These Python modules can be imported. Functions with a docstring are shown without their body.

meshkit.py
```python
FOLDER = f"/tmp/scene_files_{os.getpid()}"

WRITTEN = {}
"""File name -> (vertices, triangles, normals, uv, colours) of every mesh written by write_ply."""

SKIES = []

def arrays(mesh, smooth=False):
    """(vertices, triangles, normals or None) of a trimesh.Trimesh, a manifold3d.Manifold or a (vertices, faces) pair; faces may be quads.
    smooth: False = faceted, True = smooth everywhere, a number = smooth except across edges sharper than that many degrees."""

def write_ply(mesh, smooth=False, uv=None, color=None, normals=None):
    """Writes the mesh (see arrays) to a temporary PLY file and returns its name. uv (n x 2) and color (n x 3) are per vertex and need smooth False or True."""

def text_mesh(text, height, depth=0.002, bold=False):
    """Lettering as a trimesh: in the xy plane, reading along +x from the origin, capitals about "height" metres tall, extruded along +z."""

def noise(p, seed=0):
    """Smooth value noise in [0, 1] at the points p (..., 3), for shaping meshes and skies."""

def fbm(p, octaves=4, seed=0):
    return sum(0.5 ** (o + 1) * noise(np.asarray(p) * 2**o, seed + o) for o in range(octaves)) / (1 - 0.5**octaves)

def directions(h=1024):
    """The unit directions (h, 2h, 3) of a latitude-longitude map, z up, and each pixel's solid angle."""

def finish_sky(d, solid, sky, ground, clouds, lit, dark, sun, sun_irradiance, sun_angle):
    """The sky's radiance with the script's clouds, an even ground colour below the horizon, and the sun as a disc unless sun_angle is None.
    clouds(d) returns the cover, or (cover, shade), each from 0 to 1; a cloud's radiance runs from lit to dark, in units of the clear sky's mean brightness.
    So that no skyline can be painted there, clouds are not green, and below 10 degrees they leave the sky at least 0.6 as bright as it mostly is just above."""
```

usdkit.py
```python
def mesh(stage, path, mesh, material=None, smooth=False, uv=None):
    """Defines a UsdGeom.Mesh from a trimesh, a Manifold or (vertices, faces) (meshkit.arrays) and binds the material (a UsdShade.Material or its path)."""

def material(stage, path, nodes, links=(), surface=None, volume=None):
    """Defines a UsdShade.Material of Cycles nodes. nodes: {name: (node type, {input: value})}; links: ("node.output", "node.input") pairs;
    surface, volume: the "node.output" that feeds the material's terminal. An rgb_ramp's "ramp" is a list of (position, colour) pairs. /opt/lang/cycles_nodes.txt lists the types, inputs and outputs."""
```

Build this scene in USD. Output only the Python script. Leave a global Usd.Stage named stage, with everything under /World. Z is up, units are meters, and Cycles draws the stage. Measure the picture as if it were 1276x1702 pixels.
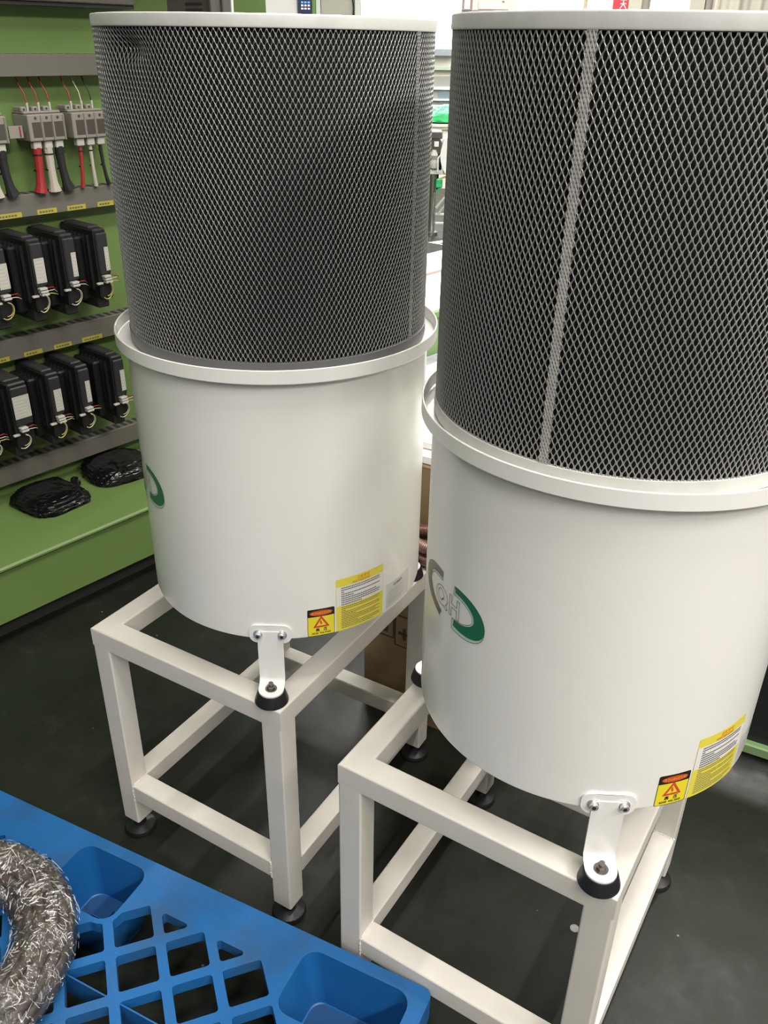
import math, random
import numpy as np, trimesh, usdkit, meshkit
from shapely.geometry import Polygon, Point, box as sbox, LineString
from shapely import affinity
from shapely.ops import unary_union
from pxr import Usd, UsdGeom, UsdLux, Gf, Sdf

random.seed(7)
rng = np.random.default_rng(7)
stage = Usd.Stage.CreateInMemory()
UsdGeom.SetStageUpAxis(stage, 'Z'); UsdGeom.SetStageMetersPerUnit(stage, 1.0)
world = UsdGeom.Xform.Define(stage, '/World'); stage.SetDefaultPrim(world.GetPrim())
UsdGeom.Scope.Define(stage, '/World/Looks')
PI = math.pi

# ------------------------------------------------------------------ camera
F_PX, PITCH, ROLL, CAM_H = 1430.3, 0.5012, 0.0177, 1.7828
cam = UsdGeom.Camera.Define(stage, '/World/camera')
fw = np.array([0, math.cos(PITCH), -math.sin(PITCH)]); r0 = np.array([1., 0, 0]); u0 = np.cross(r0, fw)
rt = math.cos(ROLL) * r0 + math.sin(ROLL) * u0; up = -math.sin(ROLL) * r0 + math.cos(ROLL) * u0
cam.AddTransformOp().Set(Gf.Matrix4d(*rt, 0, *up, 0, *(-fw), 0, 0, 0, CAM_H, 1))
cam.CreateHorizontalApertureAttr(36.0); cam.CreateFocalLengthAttr(36.0 * F_PX / 1276)
cam.CreateClippingRangeAttr(Gf.Vec2f(0.05, 200))
cam.CreateExposureAttr(0.10)

# ------------------------------------------------------------------ hall lamps (ceiling) out of view, with one row added for the left filter
CEIL = 5.2
def unseen_ceiling_lamp(k, x, y, w, l, watt, col=(1, .965, .905)):
    L = UsdLux.RectLight.Define(stage, f'/World/unseen_ceiling_light{k}')
    L.CreateWidthAttr(w); L.CreateHeightAttr(l); L.CreateIntensityAttr(watt); L.CreateColorAttr(Gf.Vec3f(*col))
    L.AddTranslateOp().Set(Gf.Vec3d(x, y, CEIL - .12)); L.AddRotateZOp().Set(math.degrees(LAZ))
LAZ = math.radians(-30.5)                                     # the lamp rows run with the stands
LU, LV = (math.cos(LAZ), math.sin(LAZ)), (-math.sin(LAZ), math.cos(LAZ))
ROWS = {-4.8: {-.2: 110, 2.7: 110, 5.6: 110, 8.5: 120}, -2.4: {-6.0: 8, 2.7: 30, 5.6: 80, 8.5: 160}, .9: {-6.0: 36, -3.1: 52, -.2: 122, 2.7: 70, 5.6: 60, 8.5: 190}, 4.2: {-6.0: 130, -3.1: 205, -.2: 205, 2.7: 40, 5.6: 70, 8.5: 190}}  # first row is unseen, added to brighten the left side of the left filter
lamps = [(.1 + c * LU[0] + d * LV[0], 1.4 + c * LU[1] + d * LV[1], w) for c, row in ROWS.items() for d, w in row.items()]
lamps = [q for q in lamps if abs(q[0]) < 8 and -7.4 < q[1] < 11.5]
for i, (x, y, w) in enumerate(lamps):
    unseen_ceiling_lamp('' if i == 0 else f'_{i:03d}', x, y, .16, 2.3, w)
# daylight falling in through the bright opening in the back wall
DAY = UsdLux.RectLight.Define(stage, '/World/daylight'); DAY.CreateWidthAttr(2.6); DAY.CreateHeightAttr(2.2); DAY.CreateIntensityAttr(9); DAY.CreateColorAttr(Gf.Vec3f(.92, 1, .98))
DAY.AddTranslateOp().Set(Gf.Vec3d(-.55, 12.25, 2.6)); DAY.AddRotateXOp().Set(-90)

# ------------------------------------------------------------------ materials
LK = '/World/Looks/'
def mat(name, col, rough=.5, metal=0., noise=None, bump=None, coat=0., emit=None, spec=.5, trans=0.):
    n = {'p': ('principled_bsdf', {'base_color': col, 'roughness': rough, 'metallic': metal, 'coat_weight': coat, 'coat_roughness': .12, 'specular_ior_level': spec, 'transmission_weight': trans})}
    l = []
    if emit: n['p'][1].update(emission_color=emit[0], emission_strength=emit[1])
    n['tc'] = ('texture_coordinate', {})
    if noise:   # (scale, colour b, lo, hi)
        n['nz'] = ('noise_texture', {'scale': noise[0], 'detail': 4.0, 'roughness': .6})
        n['rp'] = ('rgb_ramp', {'ramp': [(noise[2], col), (noise[3], noise[1])]})
        l += [('tc.object', 'nz.vector'), ('nz.fac', 'rp.fac'), ('rp.color', 'p.base_color')]
    if bump:    # (scale, strength, distance)
        n['nb'] = ('noise_texture', {'scale': bump[0], 'detail': 3.0})
        n['b'] = ('bump', {'strength': bump[1], 'distance': bump[2]})
        l += [('tc.object', 'nb.vector'), ('nb.fac', 'b.height'), ('b.normal', 'p.normal')]
    return usdkit.material(stage, LK + name, n, l, surface='p.BSDF')
M = {}
M['drum'] = mat('drum_white', (.86, .845, .81), .30, noise=(3, (.845, .83, .795), .4, .6), coat=.3)
M['stand'] = mat('stand_cream', (.71, .675, .62), .42, noise=(9, (.68, .645, .59), .4, .62), bump=(180, .08, .001))
M['rough'] = mat('cream_rough', (.76, .72, .66), .5, bump=(400, .5, .002))
M['bracket'] = mat('bracket_white', (.84, .825, .80), .28, coat=.3)
M['mesh'] = mat('mesh_grey', (.37, .37, .36), .40, .62)
M['seam'] = mat('seam_grey', (.46, .455, .43), .5, .15, noise=(160, (.36, .355, .34), .4, .6))
M['band'] = mat('band_grey', (.66, .66, .63), .42, .1, noise=(20, (.61, .61, .585), .4, .6))
M['bandlow'] = mat('band_dark_grey', (.17, .17, .175), .42, .3)
M['lid'] = mat('lid_grey', (.6, .6, .57), .5)
M['core'] = mat('filter_black', (.010, .010, .010), .75, bump=(160, .6, .003), spec=.25)
M['rubber'] = mat('rubber_black', (.012, .012, .014), .42)
M['steel'] = mat('steel', (.55, .54, .52), .22, 1.0)
M['zinc'] = mat('zinc_bright', (.74, .74, .74), .34, .85)
M['darksteel'] = mat('stud_dark', (.20, .18, .17), .35, .9)
M['hexhole'] = mat('socket_black', (.02, .02, .02), .5)
M['yellow'] = mat('label_yellow', (.83, .70, .03), .4)
M['yellow2'] = mat('label_yellow_dull', (.78, .68, .07), .4)
M['tag'] = mat('tag_yellow', (.42, .36, .04), .5)
M['labelwhite'] = mat('label_white', (.80, .78, .76), .45)
M['ghost'] = mat('label_clear_grey', (.66, .645, .615), .25)
M['black'] = mat('print_black', (.012, .012, .013), .45)
M['greyprint'] = mat('print_grey', (.13, .12, .12), .5)
M['ghostprint'] = mat('print_pale_grey', (.50, .485, .46), .5)
M['red'] = mat('print_red', (.62, .07, .03), .45)
M['orange'] = mat('print_orange', (.80, .30, .02), .45)
M['logogreen'] = mat('logo_green', (.012, .16, .072), .35)
M['logopale'] = mat('logo_pale_green', (.52, .70, .58), .4)
M['logodark'] = mat('logo_dark_grey', (.10, .095, .11), .3)
M['cabgreen'] = mat('cabinet_green', (.135, .215, .062), .45, noise=(2.5, (.122, .197, .056), .35, .65))
M['duct'] = mat('duct_grey', (.135, .125, .105), .55)
M['ductdark'] = mat('duct_slot_dark', (.03, .03, .028), .7)
M['cabgrey'] = mat('cabinet_grey', (.10, .092, .082), .5)
M['term'] = mat('terminal_grey', (.26, .24, .205), .5)
M['termdark'] = mat('terminal_recess', (.075, .067, .058), .35)
M['drive'] = mat('drive_black', (.010, .010, .011), .45)
M['drive2'] = mat('drive_charcoal', (.020, .020, .022), .5)
M['paper'] = mat('paper_label', (.42, .405, .35), .6)
M['plug'] = mat('plug_white', (.46, .445, .41), .5)
M['wirered'] = mat('wire_red', (.30, .018, .022), .45)
M['wirewhite'] = mat('wire_white', (.44, .41, .34), .5)
M['wireblack'] = mat('wire_black', (.012, .013, .014), .5)
M['wireyellow'] = mat('wire_yellow', (.42, .36, .12), .5)
M['bag'] = mat('black_plastic_bag', (.005, .005, .0055), .13, bump=(11, .7, .02))
M['pallet'] = mat('pallet_blue', (.012, .118, .34), .42, noise=(6, (.028, .082, .18), .48, .78), bump=(130, .25, .002))
M['wellfloor'] = mat('pallet_well_dark', (.009, .068, .20), .6, noise=(24, (.03, .04, .06), .56, .74))  # darker blue than the well walls, with noise flecks of dirt
M['palletwell'] = mat('pallet_blue_well', (.011, .122, .36), .38)
M['hose'] = mat('hose_dark', (.060, .048, .043), .5, bump=(90, .4, .004))
M['card'] = mat('cardboard', (.27, .185, .10), .8, noise=(14, (.25, .17, .092), .4, .6))
M['cardink'] = mat('cardboard_print', (.05, .035, .022), .8)
M['conduit'] = mat('conduit_brown', (.34, .22, .18), .28, .7)
M['white'] = mat('white_sheet', (.86, .86, .84), .5)
M['pale'] = mat('pale_cyan_plastic', (.66, .76, .74), .3)
M['greybl'] = mat('grey_blue', (.30, .34, .38), .45)
M['redprint'] = mat('pink_red_print', (.75, .28, .26), .5)
M['pink'] = mat('pink_brown_edge', (.52, .34, .28), .5)
M['mgreen'] = mat('machine_green', (.20, .33, .12), .4)
M['benchgreen'] = mat('bench_green', (.16, .26, .115), .45)
M['paleg'] = mat('pale_green_paint', (.46, .56, .44), .5)
M['tarp'] = mat('green_plastic_film', (.05, .48, .18), .25, bump=(8, .6, .05))
M['wallc'] = mat('wall_cream', (.76, .675, .60), .7)
M['wallb'] = mat('back_wall', (.88, .80, .73), .8, noise=(1.2, (.85, .765, .69), .4, .6))
M['ceil'] = mat('ceiling_grey', (.34, .34, .33), .9)
M['wallside'] = mat('side_wall', (.30, .29, .27), .8)
M['pipe'] = mat('pipe_grey', (.25, .235, .20), .5)
M['conduitw'] = mat('conduit_tan', (.46, .38, .26), .6)
M['box'] = mat('switch_box_beige', (.74, .67, .53), .6)
M['boxdark'] = mat('switch_box_edge', (.24, .19, .2), .6)
M['banner'] = mat('banner_red', (.62, .04, .06), .6)
M['curtain'] = mat('grey_green_sheet', (.50, .49, .41), .6)
M['paneblue'] = mat('pane_blue_grey', (.20, .26, .30), .15)
M['panegrey'] = mat('pane_grey', (.34, .34, .32), .3)
M['day'] = mat('daylight_pane', (.9, .9, .9), .5, emit=((.95, 1, .98), 5.0))
M['dayw'] = mat('daylight_pane_warm', (.9, .9, .9), .5, emit=((1, .97, .90), 1.3))
M['screen'] = mat('screen', (.02, .02, .04), .2, emit=((.05, .05, .10), .6))
M['screenb'] = mat('screen_blue', (.1, .3, .7), .3, emit=((.10, .35, .9), .9))
M['screenp'] = mat('screen_lilac', (.5, .5, .8), .3, emit=((.55, .5, .95), .9))
M['lampmat'] = mat('lamp_housing', (.8, .8, .8), .5)
M['linew'] = mat('floor_line_white', (.72, .76, .70), .5)

# floor: worn dark green epoxy with scuffs and dust specks
usdkit.material(stage, LK + 'floor_epoxy', {
    'tc': ('geometry', {}),
    'n1': ('noise_texture', {'scale': 1.6, 'detail': 5.0, 'roughness': .65}), 'r1': ('rgb_ramp', {'ramp': [(.3, (.0085, .0115, .0075)), (.7, (.018, .022, .0145))]}),
    'n2': ('noise_texture', {'scale': 9., 'detail': 6.0, 'roughness': .7}), 'r2': ('rgb_ramp', {'ramp': [(.58, (0, 0, 0)), (.85, (.016, .016, .013))]}),
    'v': ('voronoi_texture', {'scale': 9.0}), 'r3': ('rgb_ramp', {'ramp': [(.018, (.35, .35, .33)), (.03, (0, 0, 0))]}),
    'a1': ('mix_color', {'blend_type': 'add', 'fac': 1.0}), 'a2': ('mix_color', {'blend_type': 'add', 'fac': .55}),
    'r4': ('rgb_ramp', {'ramp': [(.35, (.32, .32, .32)), (.7, (.5, .5, .5))]}),
    'b': ('bump', {'strength': .12, 'distance': .004}),
    'p': ('principled_bsdf', {'specular_ior_level': .36})},
    [('tc.position', 'n1.vector'), ('tc.position', 'n2.vector'), ('tc.position', 'v.vector'), ('n1.fac', 'r1.fac'), ('n2.fac', 'r2.fac'), ('v.distance', 'r3.fac'),
     ('r1.color', 'a1.a'), ('r2.color', 'a1.b'), ('a1.result', 'a2.a'), ('r3.color', 'a2.b'), ('a2.result', 'p.base_color'), ('n2.fac', 'r4.fac'), ('r4.color', 'p.roughness'), ('n2.fac', 'b.height'), ('b.normal', 'p.normal')], surface='p.BSDF')
M['floor'] = LK + 'floor_epoxy'
# wrinkled clear stretch film: clear with bright creases
usdkit.material(stage, LK + 'stretch_film', {
    'tc': ('texture_coordinate', {}), 'n': ('noise_texture', {'scale': 24., 'detail': 4.0, 'roughness': .6, 'distortion': 1.5}), 'rp': ('rgb_ramp', {'ramp': [(.42, (.07, .07, .07)), (.66, (.50, .50, .50))]}),
    'b': ('bump', {'strength': 1.0, 'distance': .02}), 'g': ('glossy_bsdf', {'color': (.95, .93, .90), 'roughness': .14}), 't': ('transparent_bsdf', {'color': (.96, .95, .93)}), 'm': ('mix_closure', {})},
    [('tc.object', 'n.vector'), ('n.fac', 'rp.fac'), ('n.fac', 'b.height'), ('b.normal', 'g.normal'), ('rp.color', 'm.fac'), ('t.BSDF', 'm.closure1'), ('g.BSDF', 'm.closure2')], surface='m.closure')
M['film'] = LK + 'stretch_film'
usdkit.material(stage, LK + 'window_glass', {'f': ('fresnel', {'IOR': 1.5}), 'g': ('glossy_bsdf', {'roughness': .03, 'color': (.9, .9, .9)}), 't': ('transparent_bsdf', {'color': (.93, .97, .95)}), 'm': ('mix_closure', {})},
    [('f.fac', 'm.fac'), ('t.BSDF', 'm.closure1'), ('g.BSDF', 'm.closure2')], surface='m.closure')
M['glass'] = LK + 'window_glass'

# ------------------------------------------------------------------ scene helpers
used = {}
def path_for(parent, name):
    base = parent + '/' + name; k = used.get(base, 0); used[base] = k + 1
    return base if k == 0 else f'{base}_{k:03d}'
def pth(p): return '/World' if p is None else str(p.GetPath())
def tag(prim, label=None, cat=None, group=None, kind=None):
    for k, v in (('label', label), ('category', cat), ('group', group), ('kind', kind)):
        if v: prim.SetCustomDataByKey(k, v)
    return prim
def obj(name, mesh, m, parent=None, smooth=30, label=None, **kw):
    if isinstance(mesh, MB): mesh = mesh.mesh()
    p = usdkit.mesh(stage, path_for(pth(parent), name), mesh, M[m] if m in M else m, smooth=smooth).GetPrim()
    return tag(p, label, **kw)
def thing(name, label, cat, loc=(0, 0, 0), rz=0., group=None):
    x = UsdGeom.Xform.Define(stage, path_for('/World', name))
    x.AddTranslateOp().Set(Gf.Vec3d(*map(float, loc))); x.AddRotateZOp().Set(math.degrees(rz))
    return tag(x.GetPrim(), label, cat, group)
def copy_of(src, loc, rz, label, group=None):
    x = UsdGeom.Xform.Define(stage, path_for('/World', src.GetName().rstrip('0123456789').rstrip('_')))
    p = x.GetPrim(); p.GetReferences().AddInternalReference(src.GetPath()); p.SetInstanceable(True)
    x.ClearXformOpOrder(); 
    x.GetPrim().GetAttribute('xformOp:translate').Set(Gf.Vec3d(*map(float, loc))); x.GetPrim().GetAttribute('xformOp:rotateZ').Set(math.degrees(rz))
    x.SetXformOpOrder([UsdGeom.XformOp(p.GetAttribute('xformOp:translate')), UsdGeom.XformOp(p.GetAttribute('xformOp:rotateZ'))])
    return tag(p, label, src.GetCustomDataByKey('category'), group or src.GetCustomDataByKey('group'))

class MB:
    """collects pieces of ONE mesh"""
    def __init__(self): self.v, self.f, self.n = [], [], 0
    def add(self, v, f):
        v = np.asarray(v, float); f = np.asarray(f, int)
        if f.shape[1] == 4: f = np.vstack([f[:, [0, 1, 2]], f[:, [0, 2, 3]]])
        self.v.append(v); self.f.append(f + self.n); self.n += len(v); return self
    def tm(self, m): return self.add(m.vertices, m.faces)
    def mesh(self): return trimesh.Trimesh(np.vstack(self.v), np.vstack(self.f), process=False)
    def box(self, lo, hi, bevel=0., ax=None):
        """axis box, or with ax=(origin, X, Y, Z) in that frame; bevelled by a hull of inset boxes"""
        lo, hi = np.array(lo, float), np.array(hi, float)
        c, s = (lo + hi) / 2, hi - lo
        if bevel > 0:
            b = min(bevel, s.min() * .45); pts = []
            for k in range(3):
                e = s / 2 - b; e[k] = s[k] / 2
                pts += [[x * e[0], y * e[1], z * e[2]] for x in (-1, 1) for y in (-1, 1) for z in (-1, 1)]
            m = trimesh.convex.convex_hull(np.array(pts))
        else: m = trimesh.creation.box(s)
        v = np.array(m.vertices) + c
        if ax is not None: v = ax[0] + v[:, :1] * ax[1] + v[:, 1:2] * ax[2] + v[:, 2:] * ax[3]
        return self.add(v, m.faces)
    def cyl(self, a, b, r, n=20, r2=None, cap=True):
        a, b = np.array(a, float), np.array(b, float); return self.tube([a, b], [r, r if r2 is None else r2], n, cap)
    def tube(self, pts, r, n=10, cap=True):
        pts = np.asarray(pts, float); k = len(pts); r = np.broadcast_to(np.asarray(r, float), (k,))
        t = np.gradient(pts, axis=0); t /= np.maximum(np.linalg.norm(t, axis=1, keepdims=True), 1e-9)
        ref = np.array([0, 0, 1.]) if abs(t[0][2]) < .9 else np.array([1., 0, 0])
        x = np.cross(ref, t[0]); x /= np.linalg.norm(x); V = []
        for i in range(k):
            x = x - t[i] * (x @ t[i]); x /= np.linalg.norm(x); y = np.cross(t[i], x)
            a = np.linspace(0, 2 * PI, n, endpoint=False)
            V.append(pts[i] + r[i] * (np.cos(a)[:, None] * x + np.sin(a)[:, None] * y))
        F = []
        for i in range(k - 1):
            for j in range(n):
                a, b = i * n + j, i * n + (j + 1) % n; F.append((a, b, b + n, a + n))
        self.add(np.vstack(V), F)
        if cap:
            for i, s in ((0, -1), (k - 1, 1)):
                c = np.vstack([V[i], pts[i][None]]); self.add(c, [((j, (j + 1) % n, n) if s > 0 else ((j + 1) % n, j, n)) for j in range(n)])
        return self
    def lathe(self, prof, n=96, c=(0, 0, 0), arc=None):
        """revolve (r, z) pairs about z; closed all round unless arc=(a0, a1)"""
        prof = np.asarray(prof, float); k = len(prof); c = np.array(c, float)
        a = np.linspace(0, 2 * PI, n, endpoint=False) if arc is None else np.linspace(*arc, n)
        V = np.stack([prof[:, 0][None] * np.cos(a)[:, None], prof[:, 0][None] * np.sin(a)[:, None], np.broadcast_to(prof[:, 1], (n, k))], -1).reshape(-1, 3) + c
        F = []
        for i in range(n if arc is None else n - 1):
            j = (i + 1) % n
            for q in range(k - 1): F.append((i * k + q, j * k + q, j * k + q + 1, i * k + q + 1))
        return self.add(V, F)
    def extr(self, poly, z0, z1, ax=None):
        for g in getattr(poly, 'geoms', [poly]):
            if g.is_empty or g.geom_type != 'Polygon': continue
            m = trimesh.creation.extrude_polygon(g, z1 - z0, engine='earcut'); v = np.array(m.vertices); v[:, 2] += z0
            if ax is not None: v = ax[0] + v[:, :1] * ax[1] + v[:, 1:2] * ax[2] + v[:, 2:] * ax[3]
            self.add(v, m.faces)
        return self

def rrect(x0, y0, x1, y1, r): return sbox(x0 + r, y0 + r, x1 - r, y1 - r).buffer(r, quad_segs=5)
def lines_of(strokes, w, x=0, y=0, s=1.):
    """pen strokes (lists of points in a unit square) as a flat shape"""
    return affinity.translate(affinity.scale(unary_union([LineString(p).buffer(w, cap_style=2, join_style=2) for p in strokes]), s, s, origin=(0, 0)), x, y)
GLYPH = {   # Chinese characters drawn as pen strokes in a unit square
 'gao': [[(.5, 1), (.5, .88)], [(.05, .87), (.95, .87)], [(.28, .78), (.72, .78), (.72, .62), (.28, .62), (.28, .78)], [(.1, 0), (.1, .52), (.9, .52), (.9, 0)], [(.32, .36), (.68, .36), (.68, .12), (.32, .12), (.32, .36)]],
 'ya': [[(.95, .95), (.15, .95), (.15, .4), (.02, 0)], [(.3, .62), (.85, .62)], [(.57, .85), (.57, .08)], [(.2, .06), (.97, .06)], [(.72, .4), (.82, .26)]],
 'wei': [[(.4, 1), (.12, .7)], [(.38, .86), (.68, .86), (.55, .68)], [(.15, .67), (.95, .67)], [(.2, .67), (.18, .3), (.03, 0)], [(.38, .5), (.75, .5), (.75, .28), (.6, .28)], [(.38, .5), (.38, .05), (.92, .05), (.92, .2)]],
 'xian': [[(.08, 0), (.08, .95), (.28, .95), (.17, .65), (.3, .4), (.1, .32)], [(.65, 1), (.35, .6)], [(.62, .98), (.98, .6)], [(.48, .58), (.85, .58)], [(.45, .4), (.5, .15)], [(.65, .42), (.67, .18)], [(.9, .42), (.78, .08)], [(.36, .04), (.98, .04)]],
 'zhu': [[(.08, .9), (.2, .8)], [(.03, .62), (.15, .52)], [(.05, .05), (.22, .36)], [(.6, 1), (.68, .88)], [(.35, .8), (.95, .8)], [(.4, .45), (.92, .45)], [(.65, .8), (.65, .06)], [(.3, .05), (.98, .05)]],
 'yi': [[(.5, 1), (.5, .9)], [(.15, .88), (.85, .88)], [(.3, .85), (.38, .74)], [(.7, .85), (.62, .74)], [(.05, .72), (.95, .72)], [(.25, .62), (.75, .62), (.75, .34), (.25, .34), (.25, .62)], [(.25, .48), (.75, .48)], [(.1, .22), (.05, .04)], [(.3, .26), (.35, .03), (.72, .03), (.76, .14)], [(.52, .26), (.58, .15)], [(.84, .25), (.95, .08)]],
 'shi': [[(.05, .9), (.95, .9)], [(.25, .78), (.75, .78), (.75, .66), (.25, .66), (.25, .78)], [(.2, .56), (.82, .56), (.82, .28)], [(.03, .42), (.97, .42)], [(.2, .28), (.82, .28)], [(.5, 1), (.5, .03), (.38, .06)]],
 'xiang': [[(.03, .82), (.35, .82)], [(.19, .82), (.19, .3)], [(.02, .25), (.38, .36)], [(.42, .95), (.98, .95)], [(.7, .95), (.62, .78)], [(.48, .3), (.48, .76), (.92, .76), (.92, .3)], [(.7, .65), (.68, .3), (.42, .02)], [(.75, .24), (.95, .02)]],
 'da': [[(.05, .65), (.95, .65)], [(.5, 1), (.48, .6), (.06, .02)], [(.52, .6), (.95, .02)]],
 'de': [[(.2, 1), (.15, .82)], [(.06, .05), (.06, .8), (.42, .8), (.42, .05), (.06, .05)], [(.06, .45), (.42, .45)], [(.62, 1), (.5, .7)], [(.58, .8), (.95, .8), (.9, .05), (.75, .1)], [(.62, .52), (.72, .36)]],
 'an': [[(.5, 1), (.5, .88)], [(.08, .7), (.08, .84), (.92, .84), (.9, .7)], [(.45, .75), (.25, .38), (.85, .02)], [(.05, .5), (.95, .5)], [(.72, .5), (.55, .2), (.1, .02)]],
 'liang': [[(.25, .98), (.75, .98), (.75, .74), (.25, .74), (.25, .98)], [(.05, .64), (.95, .64)], [(.22, .54), (.78, .54), (.78, .28), (.22, .28), (.22, .54)], [(.22, .41), (.78, .41)], [(.5, .54), (.5, .03)], [(.12, .16), (.88, .16)], [(.04, .03), (.96, .03)]]}
FONT3X5 = {c: b for c, b in zip('ACDEFGHILNOPQRSTUV', ['010101111101101', '011100100100011', '110101101101110', '111100110100111', '111100110100100', '011100101101011', '101101111101101', '111010010010111', '100100100100111', '101111111111101', '010101101101010', '110101110100100', '010101101111011', '110101110101101', '011100010001110', '111010010010010', '101101101101111', '101101101101010'])}
def latin(text, h, x, y, gap=.8):
    """small capitals from a pixel alphabet"""
    p = h / 5; out = []; cx = x
    for ch in text:
        if ch in FONT3X5:
            out += [sbox(cx + (k % 3) * p, y + h - (k // 3 + 1) * p, cx + (k % 3 + 1) * p + 1e-6, y + h - (k // 3) * p + 1e-6) for k, b in enumerate(FONT3X5[ch]) if b == '1']
        cx += p * (3 + gap)
    return unary_union(out)
def glyphs(names, h, x, y, gap=.18, w=.055): return unary_union([lines_of(GLYPH[n], w, x + i * h * (1 + gap), y, h) for i, n in enumerate(names)])
def wrap(poly, R, z_off=0., edge=.010):
    """a flat shape in (arc length, z) laid on a cylinder of radius R about z"""
    mb = MB()
    for g in getattr(poly, 'geoms', [poly]):
        if g.is_empty or g.geom_type != 'Polygon': continue
        v, f = trimesh.creation.triangulate_polygon(g, engine='earcut'); v = np.array(v)[:, :2]; v = np.c_[v, np.zeros(len(v))]
        if edge: v, f = trimesh.remesh.subdivide_to_size(v, np.array(f), edge, max_iter=12)
        n = np.cross(v[f[:, 1]] - v[f[:, 0]], v[f[:, 2]] - v[f[:, 0]])[:, 2]; f = np.where((n < 0)[:, None], f[:, ::-1], f)
        a = v[:, 0] / R0; mb.add(np.c_[R * np.cos(a), R * np.sin(a), v[:, 1] + z_off], f)
    return mb.mesh()

# ------------------------------------------------------------------ the hall
fl = UsdGeom.Xform.Define(stage, '/World/floor').GetPrim(); tag(fl, 'dark green epoxy floor, worn and dusty', kind='structure')
obj('slab', MB().box((-9, -8, -.1), (9, 13, 0)), 'floor', fl, smooth=False)
mk = Polygon([(.395, 8.93), (1.0, 9.42), (1.05, 9.33), (.50, 8.90), (1.0, 8.62), (.94, 8.55)])
obj('painted_line', MB().extr(mk, .0005, .002), 'linew', fl, smooth=False, label='white painted chevron line on the floor')
def struct(name, mb, m, label): return obj(name, mb, m, smooth=False, label=label, kind='structure')
WY = 12.6
struct('wall_back', MB().box((-9, WY, 0), (9, WY + .2, CEIL)), 'wallb', 'cream far wall of the hall')
struct('wall_left', MB().box((-9.2, -8, 0), (-9, WY + .2, CEIL)), 'wallside', 'left wall of the hall')
struct('wall_right', MB().box((9, -8, 0), (9.2, WY + .2, CEIL)), 'wallside', 'right wall of the hall')
struct('wall_front', MB().box((-9, -8.2, 0), (9, -8, CEIL)), 'wallside', 'wall behind the viewer')
struct('ceiling', MB().box((-9.2, -8.2, CEIL), (9.2, WY + .2, CEIL + .2)), 'ceil', 'grey ceiling of the hall')

# bright daylit opening in the back wall, with a band of windows and rails below it
w1 = UsdGeom.Xform.Define(stage, '/World/window_1').GetPrim(); tag(w1, 'overexposed daylit window in the far wall', kind='structure')
obj('pane', MB().box((-1.9, WY - .03, 1.70), (.76, WY - .01, 4.2)), 'day', w1, smooth=False)
obj('sill', MB().box((-1.95, WY - .12, 1.62), (.80, WY, 1.70), .005), 'greybl', w1)
obj('jamb', MB().box((.76, WY - .06, 1.70), (.80, WY, 4.2), .004), 'wallc', w1)
obj('lower_rail', MB().box((-1.95, WY - .07, 1.455), (.95, WY, 1.505), .005), 'paleg', w1)
w2 = UsdGeom.Xform.Define(stage, '/World/window_2').GetPrim(); tag(w2, 'low band of blue grey glazing with white bars below the bright window', kind='structure')
obj('frame', MB().box((-.6, WY - .03, .75), (1.3, WY, 1.385), .003), 'panegrey', w2)
for z0, z1, m in ((1.12, 1.225, 'paneblue'), (.80, 1.095, 'paneblue')): obj('pane', MB().box((.62, WY - .04, z0), (1.25, WY - .03, z1)), m, w2, smooth=False)
for z0, z1 in ((1.225, 1.262), (1.095, 1.12)): obj('glazing_bar', MB().box((-.6, WY - .06, z0), (1.3, WY - .02, z1), .004), 'linew', w2)
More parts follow.
